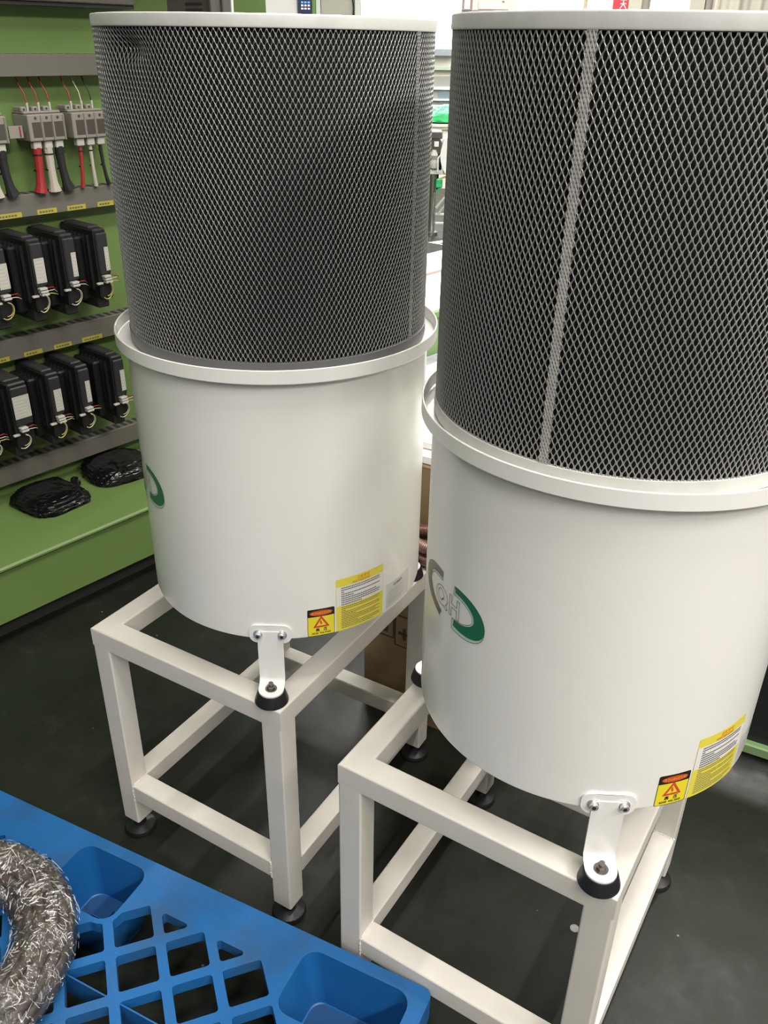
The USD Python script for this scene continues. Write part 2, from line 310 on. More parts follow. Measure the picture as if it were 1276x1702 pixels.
w3 = UsdGeom.Xform.Define(stage, '/World/window_3').GetPrim(); tag(w3, 'tall pale bright window on the right of the far wall', kind='structure')
obj('pane', MB().box((3.22, WY - .03, 1.2), (3.72, WY - .01, 4.0)), 'dayw', w3, smooth=False)
for x0, x1 in ((2.955, 3.12), (3.72, 3.91)): obj('reveal', MB().box((x0, WY - .05, 1.0), (x1, WY - .005, 4.2), .004), 'curtain', w3)
obj('catch', MB().box((3.50, WY - .06, 2.06), (3.57, WY - .03, 2.09), .004), 'greybl', w3)
for nm, x0, x1, lab in (('drain_pipe', 3.125, 3.22, 'dark grey vertical pipe left of the pale bright window'), ('drain_pipe', 3.915, 4.0, 'dark grey vertical pipe right of the pale bright window')):
    t = thing(nm, lab, 'pipe', ((x0 + x1) / 2, WY - .06, 0))
    obj('tube', MB().cyl((0, 0, .0), (0, 0, CEIL), (x1 - x0) / 2, 20), 'pipe', t)
    obj('clamp', MB().lathe([((x1 - x0) / 2, 2.6), ((x1 - x0) / 2 + .008, 2.6), ((x1 - x0) / 2 + .008, 2.63), ((x1 - x0) / 2, 2.63)], 20), 'steel', t)
t = thing('curtain', 'grey green pleated sheet at the far right of the back wall', 'curtain', (4.09, WY - .08, 0))
xs = np.linspace(0, 1.7, 140); ys = .03 * np.sin(xs * 21) + .015 * np.sin(xs * 47 + 1)
for k in range(2):
    a, b = (0, 56) if k == 0 else (55, 140); mbc = MB(); n = b - a
    V = np.r_[np.c_[xs[a:b], ys[a:b], np.full(n, .3)], np.c_[xs[a:b], ys[a:b], np.full(n, 4.0)], np.c_[xs[a:b], ys[a:b] + .004, np.full(n, .3)], np.c_[xs[a:b], ys[a:b] + .004, np.full(n, 4.0)]]
    Fq = [(i, i + 1, n + i + 1, n + i) for i in range(n - 1)] + [(2 * n + i + 1, 2 * n + i, 3 * n + i, 3 * n + i + 1) for i in range(n - 1)] + [(n + i, n + i + 1, 3 * n + i + 1, 3 * n + i) for i in range(n - 1)]
    obj('sheet', mbc.add(V, Fq), 'curtain', t, smooth=60)
obj('rail', MB().cyl((-.05, .01, 4.02), (1.75, .01, 4.02), .02, 12), 'steel', t)
t = thing('electrical_conduit', 'pair of thin dark conduits left of the beige switch box', 'conduit', (.95, WY - .02, 0))
for dx in (-.065, .035): obj('tube', MB().cyl((dx, 0, 1.5), (dx, 0, CEIL), .012, 10), 'boxdark', t)
obj('bracket', MB().box((-.08, -.015, 2.13), (.05, .012, 2.15), .003), 'boxdark', t)
t = thing('switch_box', 'beige switch box with dark lower edge on the far wall', 'electrical box', (1.26, WY - .06, 2.38))
obj('body', MB().box((-.19, -.06, -.24), (.19, .06, .24), .008), 'box', t); obj('edge_trim', MB().box((-.25, -.065, -.262), (.20, .06, -.242), .003), 'boxdark', t); obj('latch', MB().box((.10, -.075, -.15), (.13, -.06, -.14), .002), 'boxdark', t)
t = thing('wall_conduit', 'single tan conduit with a joint on the cream wall', 'conduit', (2.40, WY - .025, 0))
obj('tube', MB().cyl((.02, 0, 1.2), (.02, 0, CEIL), .018, 10), 'conduitw', t); obj('joint', MB().box((-.01, -.03, 2.14), (.07, .02, 2.18), .008), 'pink', t)
t = thing('banner', 'narrow red banner with white Chinese lettering', 'banner', (2.86, WY - .02, 2.05))
obj('cloth', MB().box((-.093, -.006, -.55), (.093, .006, 1.2), .002), 'banner', t)
pr = unary_union([lines_of(GLYPH[g], .07, -.01, z, .085) for g, z in (('an', -.06), ('de', .035), ('da', .13), ('liang', .225))])
obj('lettering', MB().extr(pr, .0065, .0075, (np.zeros(3), np.array([1., 0, 0]), np.array([0, 0, 1.]), np.array([0, -1., 0]))), 'labelwhite', t, smooth=False)

# ------------------------------------------------------------------ welded stands
S1 = ((-.64457, 1.53948, 0), -.5309); S2 = ((-.07585, 1.14534, 0), -.5525)
Wu, Wv, Ht, Zl, Zb, T = .5211, .6484, .6353, .1785, .05, .05
def profile(r=.0045, n=3):
    c = []
    for cx, cy, a0 in ((T - r, T - r, 0), (r, T - r, 90), (r, r, 180), (T - r, r, 270)):
        c += [(cx + r * math.cos(math.radians(a0 + 90 * k / n)), cy + r * math.sin(math.radians(a0 + 90 * k / n))) for k in range(n + 1)]
    return np.array(c)
def bar(p0, X, A, B, L, m0=0., m1=0.):
    """square tube of length L along X from corner p0, section axes A, B; m: how far an end is sheared per metre of A (mitre)"""
    c = profile(); n = len(c); p0, X, A, B = map(lambda q: np.array(q, float), (p0, X, A, B))
    V0 = p0 + c[:, :1] * A + c[:, 1:] * B + (c[:, :1] * m0) * X; V1 = p0 + c[:, :1] * A + c[:, 1:] * B + (L - c[:, :1] * m1) * X
    V = np.r_[V0, V1, V0.mean(0)[None], V1.mean(0)[None]]; flip = np.dot(np.cross(A, B), X) < 0
    Fs = []
    for j in range(n):
        k = (j + 1) % n; Fs += [(j, k, n + k), (j, n + k, n + j), (k, j, 2 * n), (n + j, n + k, 2 * n + 1)]
    Fs = np.array(Fs); return MB().add(V, Fs[:, ::-1] if flip else Fs)
ex, ey, ez = np.eye(3)
def weld(a, b, seed):
    k = 26; r = np.random.default_rng(seed); t_ = np.linspace(0, 1, k)[:, None]
    P = np.array(a) * (1 - t_) + np.array(b) * t_ + r.normal(0, .0005, (k, 3)); return MB().tube(P, .0022 + .0008 * r.random(k), 7)
st = thing('steel_stand', 'cream welded square tube stand under the left white drum', 'stand', *S1)
obj('top_rail', bar((0, 0, Ht - T), ex, ey, ez, Wu, 1, 1), 'stand', st); obj('top_rail', bar((0, Wv, Ht - T), ex, -ey, ez, Wu, 1, 1), 'stand', st)
obj('top_rail', bar((0, 0, Ht - T), ey, ex, ez, Wv, 1, 1), 'stand', st); obj('top_rail', bar((Wu, 0, Ht - T), ey, -ex, ez, Wv, 1, 1), 'stand', st)
for x in (0, Wu - T):
    for y in (0, Wv - T): obj('leg', bar((x, y, Zb), ez, ex, ey, Ht - T - Zb + .0044), 'stand', st)
for y in (0, Wv - T): obj('lower_rail', bar((T, y, Zl - T), ex, ey, ez, Wu - 2 * T), 'stand', st)
obj('lower_rail', bar((0, T, Zl - T), ey, ex, ez, Wv - 2 * T), 'stand', st); obj('lower_rail', bar((Wu - T, T, Zl - T), ey, ex, ez, Wv - 2 * T), 'stand', st)
for i, (a, b) in enumerate([((T, .003, Zl), (T, T, Zl)), ((Wu - T, .003, Zl), (Wu - T, T, Zl)), ((Wu - T, T, Zl), (Wu, T, Zl)), ((Wu - T, Wv - T, Zl), (Wu, Wv - T, Zl)), ((0, T, Zl), (T, T, Zl)), ((T, .001, Zl - T), (T, .001, Zl)), ((Wu - T, .001, Zl - T), (Wu - T, .001, Zl))]):
    obj('weld_bead', weld(a, b, i), 'stand', st)
for x in (T / 2, Wu - T / 2):
    for y in (T / 2, Wv - T / 2):
        f_ = obj('levelling_foot', MB().lathe([(0, .0), (.038, 0), (.0395, .003), (.0392, .008), (.0365, .013), (.024, .019), (.0165, .022), (.0145, .031), (0, .031)], 40, (x, y, 0)), 'rubber', st, label='black rubber levelling foot')
        obj('stud', MB().cyl((x, y, .028), (x, y, Zb + .004), .006, 14).lathe([(.011, .034), (.012, .035), (.012, .041), (.011, .042)], 6, (x, y, 0)), 'steel', f_)
copy_of(st, *S2, 'cream welded square tube stand under the right white drum')

# ------------------------------------------------------------------ mist collectors: drum, rim, brackets, rubber mounts, labels
CU, CV = .3322, .2954
R0, RR, Z0, Z1, Z2 = .2862, .3047, .7637, 1.2883, 1.3135
def spot(S, cu, cv):
    c, s = math.cos(S[1]), math.sin(S[1]); return (S[0][0] + cu * c - cv * s, S[0][1] + cu * s + cv * c)
C1 = spot(S1, CU, CV); C2 = spot(S2, CU - .0005, CV - .0052)
mc = thing('mist_collector', 'left white cylindrical drum with rim, danger label and rubber mounts', 'machine', (*C1, Ht), S1[1])
zz = lambda z: z - Ht
obj('drum', MB().lathe([(0, zz(Z0) + .012), (R0 - .016, zz(Z0) + .012), (R0 - .006, zz(Z0) + .002), (R0 - .0025, zz(Z0)), (R0 - .0005, zz(Z0) + .0008), (R0, zz(Z0) + .003), (R0, zz(Z1) - .0005)], 180), 'drum', mc, smooth=40)
obj('rim_tray', MB().lathe([(R0 - .001, zz(Z1) - .006), (R0 + .003, zz(Z1) - .001), (RR - .002, zz(Z1)), (RR, zz(Z1) + .002), (RR, zz(Z2) - .001), (RR - .0008, zz(Z2)), (RR - .0022, zz(Z2)), (RR - .003, zz(Z2) - .001), (RR - .003, zz(Z1) + .0045), (RR - .005, zz(Z1) + .003), (.10, zz(Z1) + .003), (0, zz(Z1) + .003)], 180), 'drum', mc, smooth=35)
BA = [-60.8, 59.2, 179.2]; BR = .313
def local(a):
    a = math.radians(a); return np.array([math.cos(a), math.sin(a), 0]), np.array([-math.sin(a), math.cos(a), 0])
for k, a in enumerate(BA):
    er, et = local(a)
    fl_ = rrect(-.041, zz(.757), .041, zz(.798), .0165)
    mbk = MB()
    # flange hugging the drum
    v, f = trimesh.creation.triangulate_polygon(fl_, engine='earcut'); v = np.c_[np.array(v)[:, :2], np.zeros(len(v))]; v, f = trimesh.remesh.subdivide_to_size(v, np.array(f), .012, max_iter=10)
    n = np.cross(v[f[:, 1]] - v[f[:, 0]], v[f[:, 2]] - v[f[:, 0]])[:, 2]; f = np.where((n < 0)[:, None], f[:, ::-1], f)
    b_ = math.radians(a) + v[:, 0] / R0; Rf = R0 + .0042
    mbk.add(np.c_[Rf * np.cos(b_), Rf * np.sin(b_), v[:, 1]], f)
    ring = np.array(fl_.exterior.coords)[:-1]; b_ = math.radians(a) + ring[:, 0] / R0; m_ = len(ring)
    mbk.add(np.r_[np.c_[Rf * np.cos(b_), Rf * np.sin(b_), ring[:, 1]], np.c_[(R0 - .001) * np.cos(b_), (R0 - .001) * np.sin(b_), ring[:, 1]]], [(j, m_ + j, m_ + (j + 1) % m_, (j + 1) % m_) for j in range(m_)])
    # strip down, bend, rounded foot
    zf = .0265; rb = .012; path = [(R0 + .0040, zz(.785)), (R0 + .0040, zz(.765)), (R0 + .004, zf + rb + .002)]
    path += [(R0 + .004 + rb - rb * math.cos(t_), zf + .001 + rb - rb * math.sin(t_)) for t_ in np.linspace(.15, PI / 2, 7)]
    path += [(BR + .025 * q, zf) for q in (-.2, .0, .2, .4, .55, .7, .8, .9, .96, .995)]
    path = np.array(path); tn = np.gradient(path, axis=0); tn /= np.linalg.norm(tn, axis=1, keepdims=True); nm = np.c_[-tn[:, 1], tn[:, 0]]
    nm[:] = np.where((nm @ np.array([1, .6]) < 0)[:, None], -nm, nm)
    wd = np.where(path[:, 0] > BR, np.sqrt(np.maximum(.025 ** 2 - (path[:, 0] - BR) ** 2, 1e-8)), .025)
    V = []
    for (r_, z_), (nr, nz), w_ in zip(path, nm, wd):
        for sd, th_ in ((-1, 1), (1, 1), (1, -1), (-1, -1)): V.append(er * (r_ + nr * .0016 * th_) + et * sd * w_ + ez * (z_ + nz * .0016 * th_))
    m_ = len(path); Fq = []
    for i in range(m_ - 1):
        for j in range(4): Fq.append((i * 4 + j, (i + 1) * 4 + j, (i + 1) * 4 + (j + 1) % 4, i * 4 + (j + 1) % 4))
    Fq += [(0, 1, 2, 3), (4 * m_ - 1, 4 * m_ - 2, 4 * m_ - 3, 4 * m_ - 4)]
    mbk.add(np.array(V), Fq)
    br = obj('bracket', mbk, 'bracket', mc, smooth=35)
    for s in (-.0222, .0222):
        e2, t2 = local(a + math.degrees(s / R0)); c = e2 * (R0 + .004) + ez * zz(.7775)
        hd = MB().cyl(c, c + e2 * .0014, .0098, 24).cyl(c + e2 * .0012, c + e2 * .0026, .0085, 24, .0078).cyl(c + e2 * .002, c + e2 * .0082, .0068, 20).cyl(c + e2 * .0082, c + e2 * .0092, .0068, 20, .0055)
        bo = obj('bolt', hd, 'zinc', br); obj('hex_socket', MB().cyl(c + e2 * .0085, c + e2 * .0094, .0034, 6), 'hexhole', mc, smooth=False)
    c = er * BR
    nb = MB().cyl(c + ez * (zf + .0016), c + ez * (zf + .003), .0115, 24).cyl(c + ez * (zf + .003), c + ez * (zf + .010), .0078, 6).cyl(c + ez * (zf + .010), c + ez * (zf + .0165), .0045, 14)
    obj('stud_nut', nb, 'darksteel', br)
    obj('rubber_mount', MB().lathe([(0, 0), (.0325, 0), (.0335, .0015), (.0332, .004), (.0275, .023), (.0262, .0248), (0, .0248)], 48, er * BR), 'rubber', mc, label='black rubber cone mount')

def arc(deg): return math.radians(deg) * R0
# danger label
ds0, ds1, dz0, dz1 = arc(-46.4), arc(-35.6), zz(.7650), zz(.8275); dw, dh = ds1 - ds0, dz1 - dz0; dcx = (ds0 + ds1) / 2
e_ = .0003
pl = obj('danger_label', wrap(rrect(ds0, dz0, ds1, dz1, .003), R0 + e_), 'yellow', mc, label='black and yellow DANGER high voltage label')
obj('label_border', wrap(rrect(ds0, dz0, ds1, dz1, .003).difference(rrect(ds0 + .0008, dz0 + .0008, ds1 - .0008, dz1 - .0008, .0026)), R0 + 2 * e_), 'black', pl)
band_ = rrect(ds0, dz1 - .0175, ds1, dz1, .003).union(sbox(ds0, dz1 - .0175, ds1, dz1 - .006))
obj('black_header', wrap(band_, R0 + 2 * e_), 'black', pl)
ell = affinity.scale(Point(dcx, dz1 - .0092).buffer(1, 24), dw * .42, .0062)
obj('red_oval', wrap(ell, R0 + 3 * e_), 'red', pl)
tx = unary_union([latin('DANGER', .0058, dcx - .0125, dz1 - .0121, .75), glyphs(['wei'], .0058, dcx - .0195, dz1 - .0121, w=.07), glyphs(['xian'], .0058, dcx + .0138, dz1 - .0121, w=.07)])
obj('danger_lettering', wrap(tx, R0 + 4 * e_, edge=None), 'orange', pl)
tri = Polygon([(dcx - .0145, dz0 + .0205), (dcx + .0145, dz0 + .0205), (dcx, dz0 + .0445)])
obj('warning_triangle', wrap(tri.buffer(.0012).difference(tri.buffer(-.0026)), R0 + 2 * e_), 'red', pl)
bolt_ = Polygon([(.2, 1), (.55, 1), (.42, .62), (.75, .62), (.35, 0), (.45, .42), (.15, .42)])
obj('lightning_bolt', wrap(affinity.translate(affinity.scale(bolt_, .009, .0125, origin=(0, 0)), dcx - .004, dz0 + .0225), R0 + 2 * e_), 'red', pl)
obj('voltage_lettering', wrap(unary_union([glyphs(['gao'], .0072, dcx - .0110, dz0 + .0105, w=.075), glyphs(['ya'], .0072, dcx + .0045, dz0 + .0105, w=.075), latin('HIGH VOLTAGE', .0042, dcx - .0187, dz0 + .0040, .75)]), R0 + 2 * e_, edge=None), 'black', pl)
# yellow and white notice
ys0, ys1, yz0, yz1 = arc(-34.9), arc(-12.8), zz(.7650), zz(.8850); yw = ys1 - ys0
yl = obj('notice_label', wrap(rrect(ys0, yz0, ys1, yz1, .0015), R0 + e_), 'yellow2', mc, label='yellow and white printed instruction label')
zm = yz1 - .0175; zl_ = yz0 + .058
obj('white_panel', wrap(sbox(ys0 + .0006, zl_, ys1 - .0006, zm), R0 + 2 * e_), 'labelwhite', yl)
obj('title', wrap(unary_union([glyphs(['zhu', 'yi', 'shi', 'xiang'], .0064, ys0 + yw / 2 - .010, yz1 - .0095, w=.07), latin('PRECAUTIONS', .0052, ys0 + yw / 2 - .0192, yz1 - .0165, .6)]), R0 + 3 * e_, edge=None), 'orange', yl)
rr = random.Random(3)
def text_rows(x0, x1, ztop, rows, pitch, h, short, word):
    out = []
    for i in range(rows):
        x = x0; z = ztop - i * pitch; end = x1 if not short[i % len(short)] else x0 + (x1 - x0) * short[i % len(short)]
        while x < end:
            w = word() ; out.append(sbox(x, z - h, min(x + w, end), z)); x += w + h * .38
    return unary_union(out)
obj('chinese_text', wrap(text_rows(ys0 + .011, ys1 - .010, zm - .0025, 9, .00475, .0026, [0, .0, .06, 0, .3, .9, 0, 0, .5], lambda: .0023), R0 + 3 * e_, edge=None), 'greyprint', yl, kind='stuff')
obj('english_text', wrap(text_rows(ys0 + .011, ys1 - .010, zl_ - .003, 13, .0040, .0015, [0, 0, .1, 0, 0, .35, 0, .9, 0, .4, 0, 0, .8], lambda: rr.uniform(.0018, .0062)), R0 + 2 * e_, edge=None), 'greyprint', yl, kind='stuff')
# pale rating label
gs0, gs1, gz0, gz1 = arc(-10.6), arc(6.0), zz(.7705), zz(.8280)
gl = obj('rating_label', wrap(rrect(gs0, gz0, gs1, gz1, .002), R0 + e_), 'ghost', mc, label='pale silver rating label')
obj('heading', wrap(unary_union([glyphs(['xiang', 'zhu', 'gao', 'yi', 'shi'], .0055, gs0 + .022, gz1 - .012, w=.06)]), R0 + 2 * e_, edge=None), 'greyprint', gl)
obj('small_text', wrap(text_rows(gs0 + .006, gs1 - .02, gz1 - .019, 6, .0055, .0028, [0, .8, 0, .6], lambda: rr.uniform(.003, .009)), R0 + 2 * e_, edge=None), 'ghostprint', gl, kind='stuff')
# emblem: dark crescent, outlined Q and H, green crescent   (mm about its middle)
lx, lz = arc(-122), zz(1.03)
def mm(pts): return Polygon([(lx + x / 1000, lz + z / 1000) for x, z in pts]).buffer(0)
def bez(*P, n=14):
    P = np.array(P, float); t_ = np.linspace(0, 1, n)[:, None]
    if len(P) == 4: return ((1 - t_) ** 3 * P[0] + 3 * (1 - t_) ** 2 * t_ * P[1] + 3 * (1 - t_) * t_ ** 2 * P[2] + t_ ** 3 * P[3]).tolist()
cres = bez((-22.7, 40.5), (-62, 44), (-101, 27), (-101, 0)) + bez((-101, 0), (-101, -24), (-62, -32), (-29, -42)) + bez((-23, -31), (-50, -22), (-75, -12), (-75.5, 5)) + bez((-75.5, 5), (-75, 22), (-52, 32), (-23, 30.5))
lip = bez((-23, 30.5), (-52, 32), (-73, 22), (-75.5, 5)) + bez((-71, 7), (-68, 20), (-48, 27), (-22.5, 25.5))
liplow = [(-29, -42), (-60, -31), (-62, -35), (-27, -46)]
dee = bez((14.2, 37.3), (55, 40), (85, 20), (85, -6)) + bez((85, -6), (84, -32), (52, -40), (14.5, -34)) + bez((16.5, -21.6), (40, -24), (62.5, -12), (62.5, 0)) + bez((62.5, 0), (62, 14), (44, 27), (16.3, 26.6))
deeh = bez((14.2, 37.3), (55, 40), (85, 20), (85, -6)) + bez((85, -6), (86, -37), (52, -46), (11, -40)) + [(11, -22)] + bez((16.5, -21.6), (38, -21), (60, -10), (60, 0)) + bez((60, 0), (58, 12), (42, 24), (12, 22.5))
em = obj('emblem', wrap(mm(cres), R0 + 2 * e_), 'logodark', mc, label='dark grey and green ring emblem with outlined letters QH')
obj('pale_edge', wrap(unary_union([mm(lip), mm(liplow), mm(deeh)]), R0 + e_), 'logopale', em)
obj('green_crescent', wrap(mm(dee), R0 + 2 * e_), 'logogreen', em)
out = lambda g, w=.00055: g.boundary.buffer(w)
Qo = unary_union([affinity.scale(Point(-24, -2).buffer(1, 20), 19.5, 16.5), Polygon([(-20, -12), (-12, -10), (-3.5, -18), (-8, -21)])])
Qi = affinity.scale(Point(-26, -1).buffer(1, 20), 9.5, 9.5)
Hp = unary_union([sbox(2.2, -19, 8.4, 16.5), sbox(22.4, -19, 28.6, 15.5), sbox(5, -4, 25, 2)])
TR = lambda g: affinity.translate(affinity.scale(g, .001, .001, origin=(0, 0)), lx, lz)
obj('outlined_letters', wrap(unary_union([out(TR(Qo)), out(TR(Qi)), out(TR(Hp)), TR(LineString([(-22, -8), (-19, -5), (-20, -9), (-23, -10)]).buffer(.6)), out(mm(deeh), .0004), out(mm(lip), .0004)]), R0 + 3 * e_, edge=None), 'greyprint', em)
# scuffs are flat smudges on the paint
copy_of(mc, (*C2, Ht), S2[1], 'right white cylindrical drum with rim and the whole QH emblem in view')

# ------------------------------------------------------------------ filter cartridges in expanded metal
Z3, Z4, Z5, RM = 1.3172, 1.7959, 1.8127, .2774
def expanded(R, z0, z1, a0=0., a1=2 * PI, ncell=212, hz=.0074, hw=.66, hh=.76, ph=0., deform=None, off=0.):
    rows = int((z1 - z0) / hz) + 2; da = 2 * PI / ncell; n = int(round((a1 - a0) / da))
    J, I = np.meshgrid(np.arange(rows), np.arange(n), indexing='ij'); J, I = J.ravel(), I.ravel()
    ca = a0 + (I + .5 * ((J + int(ph * 2)) % 2)) * da; cz = z0 + (J - .5) * hz + ph * hz
    w, h = da / 2, hz
    outer = np.array([(0, 1), (.5, .5), (1, 0), (.5, -.5), (0, -1), (-.5, -.5), (-1, 0), (-.5, .5)])
    hole = np.array([(0, hh), (hw * .74, hh * .5), (hw, 0), (hw * .74, -hh * .5), (0, -hh), (-hw * .74, -hh * .5), (-hw, 0), (-hw * .74, hh * .5)])
    P = np.vstack([outer, hole, hole]); dr = np.r_[np.zeros(8), np.full(8, -.00045), np.full(8, -.0012)] + off
    A = ca[:, None] + P[:, 0] * w; Z = np.clip(cz[:, None] + P[:, 1] * h, z0 - .003, z1 + .003); Rr_ = np.broadcast_to(R + dr, A.shape).copy()
    if deform: A, Z, Rr_ = deform(A, Z, Rr_)
    V = np.stack([Rr_ * np.cos(A), Rr_ * np.sin(A), Z], -1).reshape(-1, 3)
    f = []
    for k in range(8):
        q = (k + 1) % 8; f += [(k, 8 + q, q), (k, 8 + k, 8 + q), (8 + k, 16 + q, 8 + q), (8 + k, 16 + k, 16 + q)]
    Fc = (np.arange(len(ca)) * 24)[:, None, None] + np.array(f)[None]
    return trimesh.Trimesh(V, Fc.reshape(-1, 3), process=False)
def dent(A, Z, R):
    d = (A + math.radians(101) + PI) % (2 * PI) - PI
    g = np.exp(-(d / .13) ** 2 - ((Z - (1.768 - Z3 + Z3)) / .016) ** 2) * .014 + np.exp(-((d + .02) / .22) ** 2 - ((Z - 1.735) / .05) ** 2) * .006
    g2 = np.exp(-((d + .30) / .16) ** 2 - ((Z - 1.70) / .06) ** 2) * .004
    return A + .02 * np.exp(-(d / .2) ** 2 - ((Z - 1.75) / .03) ** 2), Z, R - g + g2
def cartridge(label, S, mx, my, seam_deg, dents):
    C = C1 if S is S1 else C2
    t = thing('filter_cartridge', label, 'filter', (C[0] + mx, C[1] + my, 0), S[1])
    loc = lambda A: A
    # deformation is written in the stand's angle, as is the seam
    obj('expanded_metal_mesh', expanded(RM, Z3, Z4, hw=.71 if dents else .64, hh=.80 if dents else .74, deform=dent if dents else None), 'mesh', t, smooth=False)
    sd = math.radians(seam_deg); obj('seam_strip', expanded(RM + .0012, Z3, Z4, sd - .022, sd + .022, ncell=428, hz=.0046, hw=.45 if dents else .24, hh=.55 if dents else .38, deform=dent if dents else None), 'mesh' if dents else 'seam', t, smooth=False, label='overlapping seam of the mesh')
    core = MB().lathe([(0, Z3 - .012), (RM - .006, Z3 - .012), (RM - .006, Z4), (0, Z4)], 120) if not dents else None
    if dents:
        a = np.linspace(0, 2 * PI, 240, endpoint=False); zs = np.linspace(Z3 - .012, Z4, 60); A, Z = np.meshgrid(a, zs, indexing='ij'); A2, Z2_, R2 = dent(A, Z, np.full_like(A, RM - .006))
        V = np.stack([R2 * np.cos(A), R2 * np.sin(A), Z], -1).reshape(-1, 3); k = 60
        core = MB().add(V, [(i * k + j, ((i + 1) % 240) * k + j, ((i + 1) % 240) * k + j + 1, i * k + j + 1) for i in range(240) for j in range(k - 1)])
    obj('filter_core', core, 'core', t, smooth=40, label='black filter medium behind the mesh')
    wob = (lambda a: .0014 * math.exp(-((a + math.radians(100)) / .12) ** 2)) if dents else (lambda a: 0)
    obj('top_band', MB().lathe([(RM - .003, Z4 - .001), (RM + .0012, Z4), (RM + .0018, Z4 + .002), (RM + .0018, Z5 - .002), (RM + .0005, Z5), (RM - .004, Z5 + .0005), (RM - .010, Z5 - .003), (0, Z5 - .003)], 160), 'band', t, smooth=40)
    obj('bottom_band', MB().lathe([(0, 1.2945), (RM - .002, 1.2945), (RM + .0008, 1.2955), (RM + .0014, 1.298), (RM + .0014, Z3 - .001), (RM - .003, Z3)], 160), 'bandlow' if dents else 'band', t, smooth=40)
    return t
cartridge('left filter cartridge of grey expanded metal mesh, dented at its top left', S1, .0022, .0012, 3.0, True)
cartridge('right filter cartridge of grey expanded metal mesh with a pale vertical seam', S2, -.0068, .0005, -91.3, False)

# ------------------------------------------------------------------ blue nestable plastic pallet
K = np.array([.10476, 1.01977]); e1 = np.array([-.905036, .425334]); e2v = np.array([-.425334, -.905036])
prz = math.atan2(e1[1], e1[0])
pal = thing('plastic_pallet', 'blue nestable plastic pallet with lattice deck and leg wells', 'pallet', (K[0], K[1], 0), prz)
PL, PW = 1.52, 1.0            # x along e1, y towards the viewer (local y = -rot90, handled by sign)
sg = np.sign(np.cross(e1, e2v))
deck = rrect(-.004, -.012, PL + .004, PW + .012, .018)
wells = []
for x0, x1 in ((.028, .262), (.668, .852), (1.258, 1.492)):
    for y0, y1 in ((.014, .156), (.43, .57), (.844, .986)): wells.append((x0, y0, x1, y1))
wellp = [rrect(*w, .032) for w in wells]
holes = []
keep = sbox(.03, .082, PL - .03, PW - .082)
wm = unary_union([w.buffer(.011) for w in wellp])
for i in range(-6, 40):
    for j in range(0, 16):
        if (i + j) % 2 == 0: continue
        cx, cy = .475 + .07 * (i - 6), .066 + .07 * j
        h_ = Polygon([(cx - .0555, cy), (cx, cy - .0555), (cx + .0555, cy), (cx, cy + .0555)]).intersection(keep).difference(wm)
        for g in getattr(h_, 'geoms', [h_]):
            g = g.buffer(-.006).buffer(.006, quad_segs=3)
            if g.area > 8e-4: holes.append(g)
hp = unary_union(holes)
def P(mb):
    m = mb.mesh(); m.vertices[:, 1] *= sg
    if sg < 0: m.faces = m.faces[:, ::-1].copy()
    return m
obj('deck', P(MB().extr(deck.difference(hp).difference(unary_union([w.buffer(-.0005) for w in wellp])), .122, .150)), 'pallet', pal, smooth=False)
obj('skirt', P(MB().extr(deck.difference(deck.buffer(-.008, join_style=1)), .085, .1225)), 'pallet', pal, smooth=False)
obj('brace', P(MB().box((.28, .2745, .085), (1.24, .2775, .146)).box((.28, .7225, .085), (1.24, .7255, .146))), 'pallet', pal, smooth=False)
for w, wp in zip(wells, wellp):
    mb = MB(); ring = np.array(wp.exterior.coords)[:-1]; c = np.array([(w[0] + w[2]) / 2, (w[1] + w[3]) / 2]); m_ = len(ring)
    V = []; lev = [(.150, 1., 0), (.146, .99, 0), (.006, .84, 0), (.004, .81, 0)]
    for z_, s_, _ in lev: V.append(np.c_[c + (ring - c) * s_, np.full(m_, z_)])
    for z_, s_, o in [(.0, .84, 0), (.12, .99, 0), (.1215, 1.03, 0)]: V.append(np.c_[c + (ring - c) * s_, np.full(m_, z_)])
    n0 = len(V); V = np.vstack(V); Fq = []
    ccw = Polygon(ring).exterior.is_ccw
    for r_ in range(3): Fq += [(r_ * m_ + j, r_ * m_ + (j + 1) % m_, (r_ + 1) * m_ + (j + 1) % m_, (r_ + 1) * m_ + j) for j in range(m_)]
    for r_ in range(4, 6): Fq += [(r_ * m_ + j, r_ * m_ + (j + 1) % m_, (r_ + 1) * m_ + (j + 1) % m_, (r_ + 1) * m_ + j) for j in range(m_)]
    mb.add(V, Fq)
    for z_, s_ in ((.0, .84),):
        pts = np.c_[c + (ring - c) * s_, np.full(m_, z_)]; mb.add(np.vstack([pts, [[*c, z_]]]), [(j, (j + 1) % m_, m_) for j in range(m_)])
    wl = obj('leg_well', P(mb), 'palletwell', pal, smooth=35)
    pts = np.c_[c + (ring - c) * .815, np.full(m_, .0042)]; obj('well_floor', P(MB().add(np.vstack([pts, [[*c, .0042]]]), [(j, (j + 1) % m_, m_) for j in range(m_)])), 'wellfloor', wl, smooth=False, label='dark blue well floor with dirt flecks')
    obj('cross_rib', P(MB().box((c[0] - .04, c[1] - .001, .0042), (c[0] + .04, c[1] + .001, .016)).box((c[0] - .001, c[1] - .03, .0042), (c[0] + .001, c[1] + .03, .016))), 'palletwell', wl, smooth=False)

